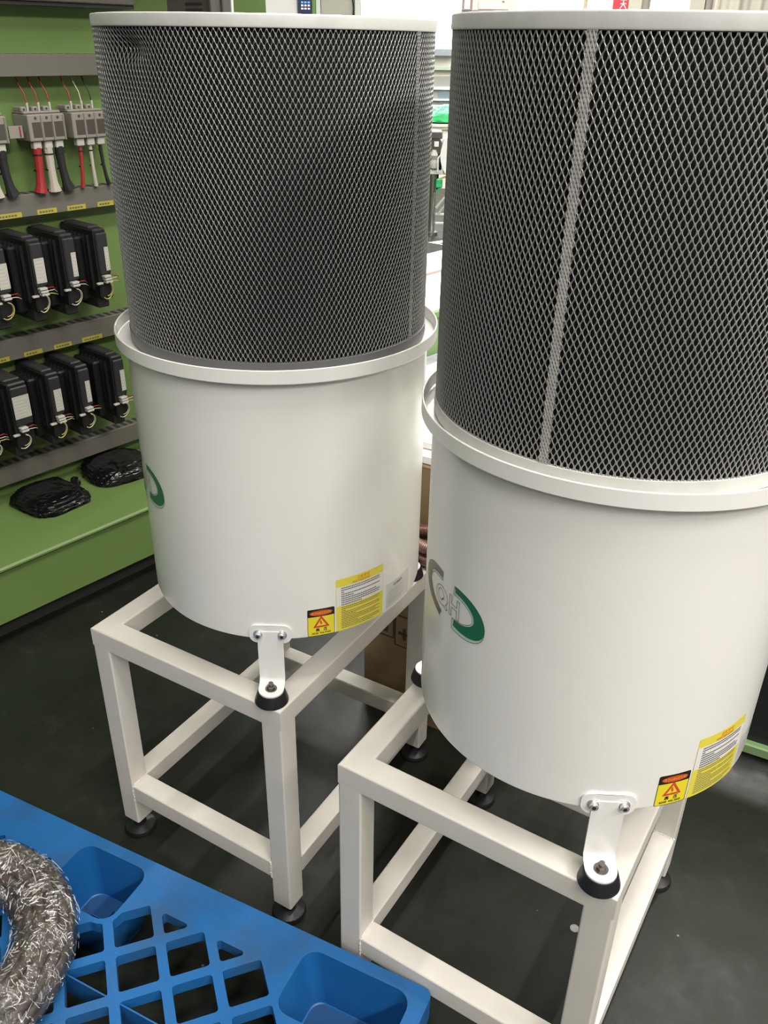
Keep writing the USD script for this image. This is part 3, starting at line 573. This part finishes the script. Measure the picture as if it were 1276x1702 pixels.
# ------------------------------------------------------------------ hose coil in stretch film on the pallet
hc = thing('hose_coil', 'coil of dark ribbed hose wrapped in clear stretch film on the pallet', 'hose', (-.853, 1.040, .1505))
RC, rc, hz_ = .2015, .0555, .0615
mbh = MB(); a = np.linspace(0, 2 * PI, 121)[:-1]
cs = [(0, 0)] + [(.0235 * math.cos(k * PI / 3), .0235 * math.sin(k * PI / 3)) for k in range(6)] + [(.0455 * math.cos(k * PI / 6 + .1), .0455 * math.sin(k * PI / 6 + .1)) for k in range(12)]
for k, (dr_, dz_) in enumerate(cs):
    rad = .0112 + .0012 * (np.arange(120) % 2); b = np.linspace(0, 2 * PI, 9)[:-1]; ph = rng.random() * 6
    Rc = RC + dr_ + .002 * np.sin(3 * a + ph); zc = hz_ + dz_ + .002 * np.sin(2 * a + ph)
    V = np.stack([(Rc[:, None] + rad[:, None] * np.cos(b)) * np.cos(a)[:, None], (Rc[:, None] + rad[:, None] * np.cos(b)) * np.sin(a)[:, None], zc[:, None] + rad[:, None] * np.sin(b)], -1).reshape(-1, 3)
    mbh.add(V, [(i * 8 + j, ((i + 1) % 120) * 8 + j, ((i + 1) % 120) * 8 + (j + 1) % 8, i * 8 + (j + 1) % 8) for i in range(120) for j in range(8)])
obj('hose', mbh, 'hose', hc, smooth=50)
na, nb = 640, 64; A, B = np.meshgrid(np.linspace(0, 2 * PI, na, endpoint=False), np.linspace(0, 2 * PI, nb, endpoint=False), indexing='ij')
base = np.stack([np.cos(A) * 9, np.sin(A) * 9, B * 1.3], -1)
w_ = meshkit.fbm(np.stack([A * 38, np.sin(B) * 1.6 + 5, np.cos(B) * 1.6 + 5], -1), 3, 3) - .5
w2 = meshkit.fbm(np.stack([np.cos(A) * 8 + 9, np.sin(A) * 8 + 9, B * 2.], -1), 3, 8) - .5
rr_ = rc + .0055 + .013 * w_ + .006 * w2
V = np.stack([(RC + rr_ * np.cos(B)) * np.cos(A), (RC + rr_ * np.cos(B)) * np.sin(A), np.maximum(hz_ + rr_ * np.sin(B), .0005)], -1).reshape(-1, 3)
Fq = [(i * nb + j, ((i + 1) % na) * nb + j, ((i + 1) % na) * nb + (j + 1) % nb, i * nb + (j + 1) % nb) for i in range(na) for j in range(nb)]
obj('stretch_film', MB().add(V, Fq), 'film', hc, smooth=40, label='wrinkled clear stretch film')
# white strands painted in as the bright glints on the film pleats
mbs = MB()
for k in range(1300):
    a0 = rng.random() * 2 * PI; b0 = rng.uniform(-.2, PI * 1.0); ln = rng.uniform(.04, .26); tw = rng.normal(0, .022) * (5 if k % 7 == 0 else 1)
    s_ = np.linspace(0, 1, 5); bb = b0 + ln * s_; aa = a0 + tw * s_ + .006 * np.sin(s_ * 5 + k); r_ = rc + .0095 + rng.uniform(-.003, .002)
    p_ = np.stack([(RC + r_ * np.cos(bb)) * np.cos(aa), (RC + r_ * np.cos(bb)) * np.sin(aa), hz_ + r_ * np.sin(bb)], -1); mbs.tube(p_, rng.uniform(.0001, .00045), 3, False)
obj('painted_film_glint', mbs, 'labelwhite', hc, smooth=False, kind='stuff', label='white strands painted as glints on the film pleats')

# ------------------------------------------------------------------ green electrical cabinet
az = math.radians(40.3); DA = np.array([math.sin(az), math.cos(az), 0]); NA = np.array([math.cos(az), -math.sin(az), 0])
CA = np.array([-1.04, 2.466, 0])
crz = math.atan2(DA[1], DA[0])      # local x along the cabinet, local y = into the cabinet (-NA)
assert np.allclose([-math.sin(crz), math.cos(crz)], -NA[:2], atol=1e-6)
def cthing(name, label, cat, x, off, z, group=None):
    p = CA + DA * x - NA * off; return thing(name, label, cat, (p[0], p[1], z), crz, group)
X0, X1 = -2.6, .80
cab = cthing('electrical_cabinet', 'green open electrical cabinet with green base', 'cabinet', 0, 0, 0)
obj('base', MB().box((X0, .012, .10), (X1, .50, .285), .004), 'cabgreen', cab); obj('plinth', MB().box((X0 + .05, .10, 0), (X1 - .05, .5, .10)), 'ductdark', cab, smooth=False)
obj('front_lip', MB().box((X0, .0, .288), (X1, .50, .306), .006), 'cabgreen', cab)
obj('back_panel', MB().box((X0, .465, .306), (X1 + .6, .49, 2.3)), 'cabgreen', cab, smooth=False)
obj('side_wall', MB().box((X1 - .035, .012, .306), (X1 - .002, .24, 2.3), .003), 'cabgrey', cab, label='grey side wall with vent slots')
obj('door_post', MB().box((X1 - .002, .0, .306), (X1 + .03, .03, 2.3), .003).box((X1 - .05, .0, .306), (X1 - .03, .012, 2.3), .002), 'cabgrey', cab)
obj('seal_strip', MB().box((X1 + .031, -.002, .31), (X1 + .040, .02, 2.3), .002), 'linew', cab)
obj('top_plate', MB().box((X0, .0, 2.3), (X1 + .6, .49, 2.33), .003), 'cabgreen', cab)
for z in (1.855, 1.872): obj('vent_slot', MB().box((X1 - .0375, .06, z), (X1 - .0348, .14, z + .006)), 'ductdark', cab, smooth=False)
def trunk(label, z0, z1, x0=X0 + .1, x1=X1 - .06, labels=()):
    t = cthing('cable_trunking', label, 'cable duct', 0, .464, z0)
    h = z1 - z0
    obj('trunk', MB().box((x0, -.058, .001), (x1, 0, h - .001)), 'duct', t, smooth=False); obj('cover', MB().box((x0, -.064, 0), (x1, -.056, h), .002), 'duct', t)
    sl = MB(); n = int((x1 - x0) / .03)
    for k in range(n): sl.box((x0 + .008 + k * .03, -.050, h - .0012), (x0 + .022 + k * .03, -.012, h + .0002)).box((x0 + .008 + k * .03, -.050, -.0002), (x0 + .022 + k * .03, -.012, .0012))
    obj('wire_slot', sl, 'ductdark', t, smooth=False, kind='stuff')
    for (a_, b_) in labels:
        pl_ = obj('yellow_tag', MB().box((a_, -.0648, .002), (b_, -.0640, .018)), 'tag', t, smooth=False, label='yellow printed tag')
        obj('tag_text', MB().extr(unary_union([sbox(a_ + .008 + .0105 * q, .0065, a_ + .008 + .0105 * q + .0075, .0125) for q in range(int((b_ - a_ - .016) / .0105))]), .0650, .0653, (np.zeros(3), ex, ez, -ey)), 'greyprint', pl_, smooth=False)
trunk('topmost grey cable duct with no yellow tags, near the top of the green cabinet', 1.667, 1.729)
trunk('grey cable duct with yellow tags just below the red, white and black cables', 1.259, 1.328, labels=[(.150, .236), (.290, .361), (.400, .470), (.516, .58), (.03, .10)])
trunk('grey cable duct with yellow tags between the two rows of black drives', .806, .880, labels=[(.03, .101), (.154, .222), (.267, .336), (.379, .461), (.51, .58)])
trunk('lowest grey cable duct with no tags, just above the black bags', .370, .440)
t = cthing('upper_duct', 'dark grey box duct at the very top of the cabinet panel', 'cable duct', 0, .464, 1.872)
obj('trunk', MB().box((-1, -.07, 0), (.755, 0, .12), .003), 'duct', t); obj('painted_duct_shadow', MB().box((-1, -.06, -.012), (.755, -.01, 0)), 'ductdark', t, smooth=False)  # the dark strip paints in the shadow under the duct

# terminal blocks on short rail pieces
t = cthing('mounting_rail', 'short pale rail piece between the two left terminal blocks', 'rail', .229, .464, 1.497)
obj('rail', MB().box((0, -.090, .0), (.046, -.083, .036), .001).box((0, -.083, .008), (.046, .0, .028)), 'term', t); obj('red_mark', MB().box((.034, -.092, .004), (.038, -.0895, .034)), 'wirered', t, smooth=False)
def bundle(pts, r, n=10): return MB().tube(pts, r, n)
def terminal(x, label, thick):
    t = cthing('terminal_block', label, 'terminal block', x, .464, 1.47)
    w = .128; g = .0385; d = .091
    obj('body', MB().box((0, -d, .014), (w, -.0005, .092), .003).box((.0, -d + .02, .092), (w, -.0005, .100), .003), 'term', t)
    for k in range(3):
        x0 = .010 + k * g
        obj('recess', MB().box((x0 + .002, -d - .0012, .026), (x0 + .031, -d + .001, .070)).box((x0 + .002, -d - .0016, .038), (x0 + .031, -d, .041)), 'termdark', t, smooth=False)
        obj('screw', MB().cyl((x0 + .016, -d - .0015, .082), (x0 + .016, -d + .001, .082), .0042, 12), 'darksteel', t)
        obj('divider', MB().box((x0 + .0325, -d - .005, .014), (x0 + .0375, -d + .003, .090), .002), 'term', t)
        obj('tab', MB().box((x0 - .010, -.060, .098), (x0 + .010, -.010, .113), .003), 'term', t)
        obj('tab_hole', MB().cyl((x0, -.0606, .1055), (x0, -.058, .1055), .0035, 10), 'ductdark', t)
        obj('ferrule', MB().box((x0 + .014, -.055, .098), (x0 + .021, -.048, .124), .002), 'plug', t)
        cu_ = ['wirered', 'wirewhite', 'wireblack'][k]; cu2 = 'wirered' if thick else cu_
        obj('feed_wire', bundle([(x0 + .0175, -.051, .122), (x0 + .016, -.046, .15), (x0 + .010, -.032, .178), (x0 + .010, -.022, .197)], .0022), cu2, t)
        obj('lug', MB().box((x0 + .002, -d + .008, -.010), (x0 + .030, -d + .032, .016), .003), 'plug', t)
        r_ = .0142 if thick else .0062
        dx = -.004 + .007 * k
        cb = obj('cable_bundle', bundle([(x0 + .016, -d + .02, -.005), (x0 + .016, -d + .02, -.03), (x0 + .014 + dx * .4, -d + .018, -.075), (x0 + .012 + dx, -d + .016, -.112), (x0 + .012 + dx * 1.8, -d + .018, -.139)], [r_, r_, r_ * .9, r_ * 1.0, r_ * 1.5 if thick else r_ * 1.2]), cu_, t)
        for zt in (-.026, -.074): obj('cable_tie', MB().lathe([(r_ * .85, zt - .002), (r_ * 1.10, zt - .002), (r_ * 1.10, zt + .002), (r_ * .85, zt + .002)], 14, (x0 + (.016 if zt > -.05 else .014 + .4 * dx), -d + (.020 if zt > -.05 else .024), 0)), 'wireblack', cb)
terminal(.098, 'grey terminal block cut by the left picture edge, above a thick black cable', True)
terminal(.296, 'grey terminal block with thick red, white and black cable bundles', True)
terminal(.450, 'grey terminal block with thin red, white and black cables', False)

# servo drives: two rows
def drive(x, z, label, grp, w, lx_, lw, lz_, seed, var):
    """x: right edge of the front face; w: width; lx_, lw: left edge and width of the paper label on the front"""
    r = random.Random(seed)
    t = cthing('servo_drive', label, 'drive unit', x - w, .462, z, grp)
    h, d = .262, .205
    obj('housing', MB().box((0, -d, .030), (w, 0, h), .005), 'drive', t)
    obj('heat_sink', MB().box((.003, -d + .03, h - .010), (w - .003, -.02, h + .006), .004), 'drive2', t)
    obj('rear_housing', MB().box((-.029 if w < .06 else -.021, -.135, .020), (w + (.029 if w < .06 else .021), -.001, h - .03), .006), 'drive', t)
    fin = MB()
    for k in range(7): fin.box((-.010, -d + .030 + k * .024, .06), (.001, -d + .034 + k * .024, h - .02))
    obj('cooling_fin', fin, 'drive', t, smooth=False)
    obj('front_cover', MB().box((.003, -d - .010, .115), (w - .003, -d + .001, h - .012), .004), 'drive2', t)
    obj('terminal_base', MB().box((.002, -d + .03, -.006), (w - .002, -.01, .032), .004), 'drive2', t)
    if lw:
        pp = obj('paper_label', MB().box((lx_, -d - .0108, lz_), (lx_ + lw, -d - .0100, lz_ + .078)), 'paper', t, smooth=False, label='pale printed paper label')
        obj('label_print', MB().extr(unary_union([sbox(lx_ + .003, lz_ + .010 + .011 * q, lx_ + lw * r.uniform(.6, .92), lz_ + .013 + .011 * q) for q in range(6)]), d + .0109, d + .0111, (np.zeros(3), ex, ez, -ey)), 'ghostprint', pp, smooth=False)
    if var % 2: obj('indicator', MB().cyl((-.0003, -d + .09, .20), (-.0035, -d + .09, .20), .0032, 10), 'wirered', t)
    obj('side_plug', MB().box((-.012, -d - .008, .082), (.010, -d + .004, .089), .0015), 'plug', t)
    for q in range(2 + var % 2):
        zq = .108 - q * .0095; x0 = .036 + .002 * q
        obj('white_plug', MB().box((x0 - .026, -d - .020, zq - .0038), (x0, -d + .001, zq + .0038), .0015), 'plug', t)
        cw = ['wirered', 'wirewhite', 'wireyellow'][q]
        obj('plug_wire', bundle([(x0 - .002, -d - .010, zq), (x0 + .010, -d - .014, zq + .001), (x0 + .024, -d - .012, zq - .004 + .006 * r.random()), (x0 + .040, -d + .004, zq - .012)], .0016, 7), cw, t)
    tt = np.linspace(-2.3, 1.35, 15); rx = r.uniform(.020, .026); rz_ = r.uniform(.024, .030)
    obj('loop_wire', bundle([(.016 + rx * math.cos(a_), -d - .016 - .006 * math.sin(a_ * 1.3), .062 + rz_ * math.sin(a_)) for a_ in tt], .0021, 7), 'wirewhite' if var % 3 else 'wireyellow', t)
    obj('loop_wire', bundle([(.020 + rx * .85 * math.cos(a_), -d - .010, .066 + rz_ * .8 * math.sin(a_)) for a_ in tt[2:]], .0016, 7), 'wireyellow', t)
for k, (x, w, lx_, lw, lz_, lab) in enumerate([(.082, .048, .010, .034, .128, 'upper row black drive at the left picture edge with half a paper label'), (.207, .048, .008, .035, .126, 'upper row black drive with a full pale paper label, below the thick red cable'),
        (.322, .048, .024, .018, .126, 'upper row black drive with a narrow label, second from the left mesh filter'), (.444, .048, .026, .016, .126, 'upper row black drive with a thin label right beside the left mesh filter')]):
    drive(x, .957, lab, 'drives in the upper row', w, lx_, lw, lz_, k, k)
for k, (x, w, lx_, lw, lz_, lab) in enumerate([(-.050, .05, 0, 0, 0, 'lower row black drive at the left picture edge, without a paper label'), (.072, .066, .003, .058, .142, 'lower row black drive with the large squarish paper label'), (.190, .048, .014, .028, .128, 'lower row black drive with a tall narrow label and a white wire loop'),
        (.302, .048, .022, .018, .128, 'lower row black drive with a slim label, second from the left drum'), (.442, .048, .024, .018, .132, 'lower row black drive with a short label right beside the left drum')]):
    drive(x, .520, lab, 'drives in the lower row', w, lx_, lw, lz_, 20 + k, k + 1)
# crumpled black plastic bags on the cabinet floor
def bag(label, x, off, sx, sy, sz, seed, rz):
    t_ = CA + DA * x - NA * off
    th = trimesh.creation.icosphere(5); v = np.array(th.vertices)
    n = meshkit.fbm(v * 2.3 + seed, 4, seed) - .5; n2 = np.abs(meshkit.fbm(v * 5 + seed * 3, 3, seed + 5) - .5)
    v = v * (1 + .38 * n[:, None] - .28 * n2[:, None]); v = np.sign(v) * np.abs(v) ** np.array([.6, .6, .8])
    v[:, 0] *= sx; v[:, 1] *= sy; v[:, 2] = np.where(v[:, 2] < 0, v[:, 2] * .1, v[:, 2]) * sz; v[:, 2] -= v[:, 2].min()
    x_ = thing('plastic_bag', label, 'bag', (t_[0], t_[1], .308), crz + rz)
    obj('bag_body', trimesh.Trimesh(v, th.faces, process=False), 'bag', x_, smooth=50)
    kn = MB().tube([(sx * .72, 0, sz * .35), (sx * .95, .01, sz * .5), (sx * 1.1, .02, sz * .42)], [.02, .012, .022], 9); obj('twisted_neck', kn, 'bag', x_, smooth=50)
bag('flat crumpled black plastic bag in the front on the green cabinet floor', .100, .300, .115, .125, .042, 4, .1)
bag('larger crumpled black plastic bag on the cabinet floor, next to the left drum', .405, .325, .130, .118, .056, 9, -.1)

# ------------------------------------------------------------------ carton and coiled conduit behind the left stand
U1 = np.array([math.cos(S1[1]), math.sin(S1[1]), 0])
ct = thing('cardboard_carton', 'brown cardboard carton with printed line frames behind the left stand', 'carton', (.1504, 1.931, 0), S1[1])
obj('front_panel', MB().box((-.235, 0, 0), (.30, .006, .845), .002), 'card', ct); obj('carton_body', MB().box((-.235, .0062, 0), (.30, .42, .838), .003), 'card', ct)
obj('flap', MB().box((-.235, -.002, .8385), (.30, .20, .8425), .001).box((-.235, .215, .8385), (.30, .42, .8425), .001), 'card', ct)
fr = unary_union([out(sbox(-.215, .275, -.135, .345), .0022), out(sbox(-.130, .255, -.06, .36), .0018), out(sbox(-.05, .255, .03, .36), .0018), lines_of([[(.2, .2), (.8, .2), (.8, .8)]], .06, -.205, .28, .06), lines_of([[(.5, .1), (.5, .9)], [(.1, .5), (.9, .5)]], .1, -.125, .275, .05), lines_of(GLYPH['da'], .06, -.04, .275, .06)])
obj('printed_mark', MB().extr(fr, .0003, .0008, (np.zeros(3), ex, ez, -ey)), 'cardink', ct, smooth=False)
px_, py_ = spot(S1, .44, .70)
cc = thing('metal_conduit_coil', 'coil of brown flexible metal conduit lying behind the left drum', 'conduit', (px_, py_, Ht + .0003), S1[1])
for q in range(2):
    a = np.linspace(0, 2 * PI * .86, 220) + .4; pt = np.stack([.09 + .10 * np.cos(a), -.038 + .045 * np.sin(a), .0178 + q * .0352 + 0 * a], -1)
    obj('conduit_turn', MB().tube(pt, .0155 + .0018 * (np.arange(220) % 2), 10), 'conduit', cc, smooth=60)

# ------------------------------------------------------------------ green machine frame at the right edge, beyond the right drum
a_ = math.radians(-27); g0 = (.94, 1.79, 0)
mf = thing('machine_frame', 'green steel base frame with a dark panel and a painted shade sheet right of the right drum', 'machine', g0, a_)
obj('bottom_rail', MB().box((-.25, 0, .085), (1.6, .05, .118), .004), 'benchgreen', mf); obj('upper_rail', MB().box((-.25, 0, .44), (1.6, .05, .50), .004), 'benchgreen', mf)
obj('dark_panel', MB().box((-.25, .02, .118), (1.6, .035, .44)), 'rubber', mf, smooth=False); obj('painted_shade_panel', MB().box((-.25, .16, 0), (1.6, .18, .086)), 'rubber', mf, smooth=False)  # the lower black sheet paints in the dark void under the bottom rail
for x in (-.25, 1.55): obj('post', MB().box((x, .0, .0), (x + .05, .05, .62), .004), 'benchgreen', mf)
obj('top_board', MB().box((-.26, -.01, .62), (1.61, .5, .65), .004), 'paleg', mf)

# ------------------------------------------------------------------ things seen through the gap between the drums
tb = thing('work_table', 'green framed table with a bright white sheet on top between the filters', 'table', (.18, 3.52, 0), crz)
obj('table_top', MB().box((-.3, 0, .765), (1.7, .70, .795), .004), 'mgreen', tb); obj('apron', MB().box((-.28, .02, .60), (1.68, .05, .765), .003), 'mgreen', tb)
for x in (-.26, 1.6):
    for y in (.03, .62): obj('leg', MB().box((x, y, 0), (x + .05, y + .05, .765), .003), 'mgreen', tb)
t = thing('white_sheet', 'blank white sheet with dark smudges covering the work table', 'sheet', (.18, 3.52, .795), crz)
obj('sheet', MB().box((-.25, .012, .0004), (1.6, .50, .003)), 'white', t, smooth=False)
obj('smudge', MB().extr(unary_union([affinity.rotate(affinity.scale(Point(.18, .15).buffer(1), .06, .012), 30), affinity.scale(Point(.36, .22).buffer(1), .022, .010), affinity.scale(Point(.48, .2).buffer(1), .01, .006)]), .0031, .0034), 'ghostprint', t, smooth=False)
t = thing('printed_sheet', 'white sheet with red printing and a pinkish edge at the back of the table', 'sheet', (.18, 3.52, .7985), crz)
obj('sheet', MB().box((-.2, .42, .0003), (1.5, .68, .010), .001), 'white', t); obj('edge', MB().box((-.2, .412, .0003), (1.5, .4195, .010)), 'pink', t, smooth=False)
rp_ = random.Random(5); obj('red_print', MB().extr(unary_union([Point(.5 + .07 * q, .455 + .02 * rp_.random()).buffer(.016).difference(Point(.5 + .07 * q, .458).buffer(.007)) for q in range(9)]), .0101, .0105), 'redprint', t, smooth=False)
t = thing('foam_box', 'pale cyan plastic box with a grey band behind the carton', 'box', (.18, 3.52, 0), crz)
obj('box', MB().box((-.45, -.47, 0), (.5, -.03, .56), .008), 'pale', t); obj('lid', MB().box((-.46, -.48, .562), (.51, -.02, .585), .005), 'pale', t); obj('band', MB().box((-.455, -.20, .5852), (.505, -.14, .590), .001), 'greybl', t); obj('white_strip', MB().box((-.455, -.14, .5852), (.505, -.03, .592), .001), 'white', t)
fx, fy = .1504 + .0, 1.931
t = thing('foam_sheet', 'bright white foam sheet lying on top of the cardboard carton', 'foam', (fx, fy, .8426), S1[1])
obj('sheet', MB().box((-.232, .004, .0002), (.297, .41, .030), .006), 'white', t); obj('upper_sheet', MB().box((-.225, .03, .0304), (.29, .40, .056), .006), 'white', t)

t = thing('side_table', 'pale green table under the green film heap, far back in the gap', 'table', (.55, 10.2, 0))
obj('table_top', MB().box((-.8, -.4, .97), (.9, .4, 1.02), .006), 'paleg', t); obj('edge_strip', MB().box((-.8, -.412, 1.0), (.9, -.4, 1.03), .003), 'wallc', t)
for x in (-.75, .8):
    for y in (-.35, .3): obj('leg', MB().box((x, y, 0), (x + .05, y + .05, .97), .003), 'paleg', t)
t = thing('film_heap', 'heap of bright green plastic film on the far table', 'plastic film', (.50, 10.1, 1.03))
s5 = trimesh.creation.icosphere(4); v = np.array(s5.vertices); n = meshkit.fbm(v * 2 + 3, 4, 2) - .5; v = v * (1 + .5 * n[:, None]); v[:, 0] *= .26; v[:, 1] *= .2; v[:, 2] = np.where(v[:, 2] < 0, .05 * v[:, 2], v[:, 2]) * .16; v[:, 2] -= v[:, 2].min()
obj('film', trimesh.Trimesh(v, s5.faces, process=False), 'tarp', t, smooth=50); obj('fold', MB().tube([(-.1, -.12, .08), (0, -.15, .11), (.1, -.12, .07)], [.01, .018, .008], 8), 'tarp', t)
t = thing('polishing_machine', 'machine with a white curved guard and steel legs, far back in the gap', 'machine', (.50, 9.35, 0))
obj('guard', MB().add(*(lambda m: (np.array(m.vertices), m.faces))(trimesh.creation.annulus(.20, .27, .3)) ).mesh().apply_transform(trimesh.transformations.rotation_matrix(PI / 2, [1, 0, 0])).apply_translation((.27, .05, .78)), 'white', t)
obj('guard_plate', MB().cyl((.27, .1, .78), (.27, .14, .78), .20, 40), 'panegrey', t)
obj('motor', MB().cyl((-.08, -.02, .86), (-.08, .22, .86), .10, 24).box((-.16, -.05, .93), (.02, .2, 1.0), .01), 'darksteel', t)
obj('pump', MB().lathe([(0, .66), (.035, .66), (.04, .70), (.028, .74), (.04, .78), (.02, .83), (0, .83)], 20, (-.06, -.05, 0)), 'plug', t)
obj('pipe', MB().tube([(-.02, -.05, .62), (-.02, -.06, .75), (.01, -.06, .80), (.03, -.05, .72), (.03, -.05, .6)], .012, 10), 'white', t)
obj('valve', MB().box((-.03, -.07, .47), (.035, -.02, .56), .01).cyl((0, -.045, .42), (0, -.045, .47), .012, 10), 'tarp', t, label='green valve')
obj('hose', MB().tube([(.01, -.05, .56), (.06, -.06, .58), (.12, -.03, .545), (.2, .0, .55)], .009, 8), 'wireyellow', t)
obj('post', MB().cyl((-.06, .0, .03), (-.06, .0, .66), .035, 20).cyl((-.06, 0, 0), (-.06, 0, .03), .07, 20), 'steel', t)
obj('gearbox', MB().box((-.16, .02, .64), (.04, .24, .80), .012).box((-.12, .05, .44), (.0, .2, .60), .01).cyl((.02, .06, .70), (.10, .06, .70), .035, 16), 'drive', t)
obj('gauge', MB().box((-.065, -.075, .86), (-.02, -.06, .91), .004), 'labelwhite', t)
obj('strut', MB().cyl((-.02, -.06, .28), (.22, -.06, .56), .016, 10), 'zinc', t); obj('strut', MB().cyl((.0, -.09, .22), (.16, -.09, .42), .012, 10), 'zinc', t)
obj('frame', MB().box((-.12, -.05, .60), (.50, .30, .64), .004).box((.40, -.03, .0), (.45, .02, .6), .003).box((-.02, -.03, .2), (.45, 0, .22), .003).box((-.02, -.03, .11), (.45, 0, .13), .003), 'linew', t)

# ------------------------------------------------------------------ large green and white machine behind the left filter (only its upper front shows)
t = thing('moulding_machine', 'green machine with a white door and a small screen behind the left filter', 'machine', (0, 5.5, 0))
obj('body', MB().box((-.93, .03, 0), (-.18, 1.2, 2.35), .01), 'mgreen', t)
obj('door', MB().box((-.850, .0, .9), (-.525, .028, 2.3), .006), 'white', t, label='white sheet metal door'); obj('frame_post', MB().box((-.915, -.01, .1), (-.853, .03, 2.34), .004), 'mgreen', t); obj('frame_post', MB().box((-.448, -.01, .1), (-.425, .03, 2.34), .004), 'mgreen', t)
sc = obj('control_screen', MB().box((-.522, -.02, 1.905), (-.450, .02, 2.12), .004), 'screen', t, label='dark control screen with blue and lilac keys')
for q, (z, m) in enumerate(((1.955, 'screenb'), (1.94, 'screenp'), (1.925, 'screenp'), (1.975, 'screenb'), (2.0, 'screenp'))):
    for x in (-.505, -.487, -.469): obj('key', MB().box((x, -.0225, z), (x + .013, -.0195, z + .009), .001), m, sc, smooth=False)
obj('trim_strip', MB().box((-.424, -.012, .1), (-.400, .03, 2.34), .003), 'linew', t); obj('viewing_window', MB().box((-.398, .0, 1.2), (-.215, .028, 2.3), .004), 'curtain', t); obj('corner_post', MB().box((-.212, -.012, .1), (-.182, .03, 2.34), .004), 'linew', t)
obj('cord', MB().tube([(-.222, -.01, 2.2), (-.225, -.012, 2.0), (-.216, -.012, 1.94), (-.224, -.012, 1.8)], .004, 8), 'wireblack', t)

# ------------------------------------------------------------------ small litter on the floor
t = obj('paper_disc', MB().lathe([(0, .0025), (.0095, .0025), (.0105, .0015), (.0105, .0003), (0, .0003)], 24, (.4545, 1.278, 0)), 'white'); tag(t, 'small white disc lying on the dark floor right of the right stand', 'litter')
t = obj('rubber_scrap', MB().extr(Polygon([(-.012, -.009), (.013, -.011), (.004, .014), (-.004, .012)]), .0003, .003, (np.array([.418, 1.10, 0]), ex, ey, ez)), 'rubber', smooth=False); tag(t, 'dark triangular scrap on the floor near the bottom right corner', 'litter')
for x, y in ((.62, 1.45), (.60, 1.30), (.28, 1.2)):
    pass
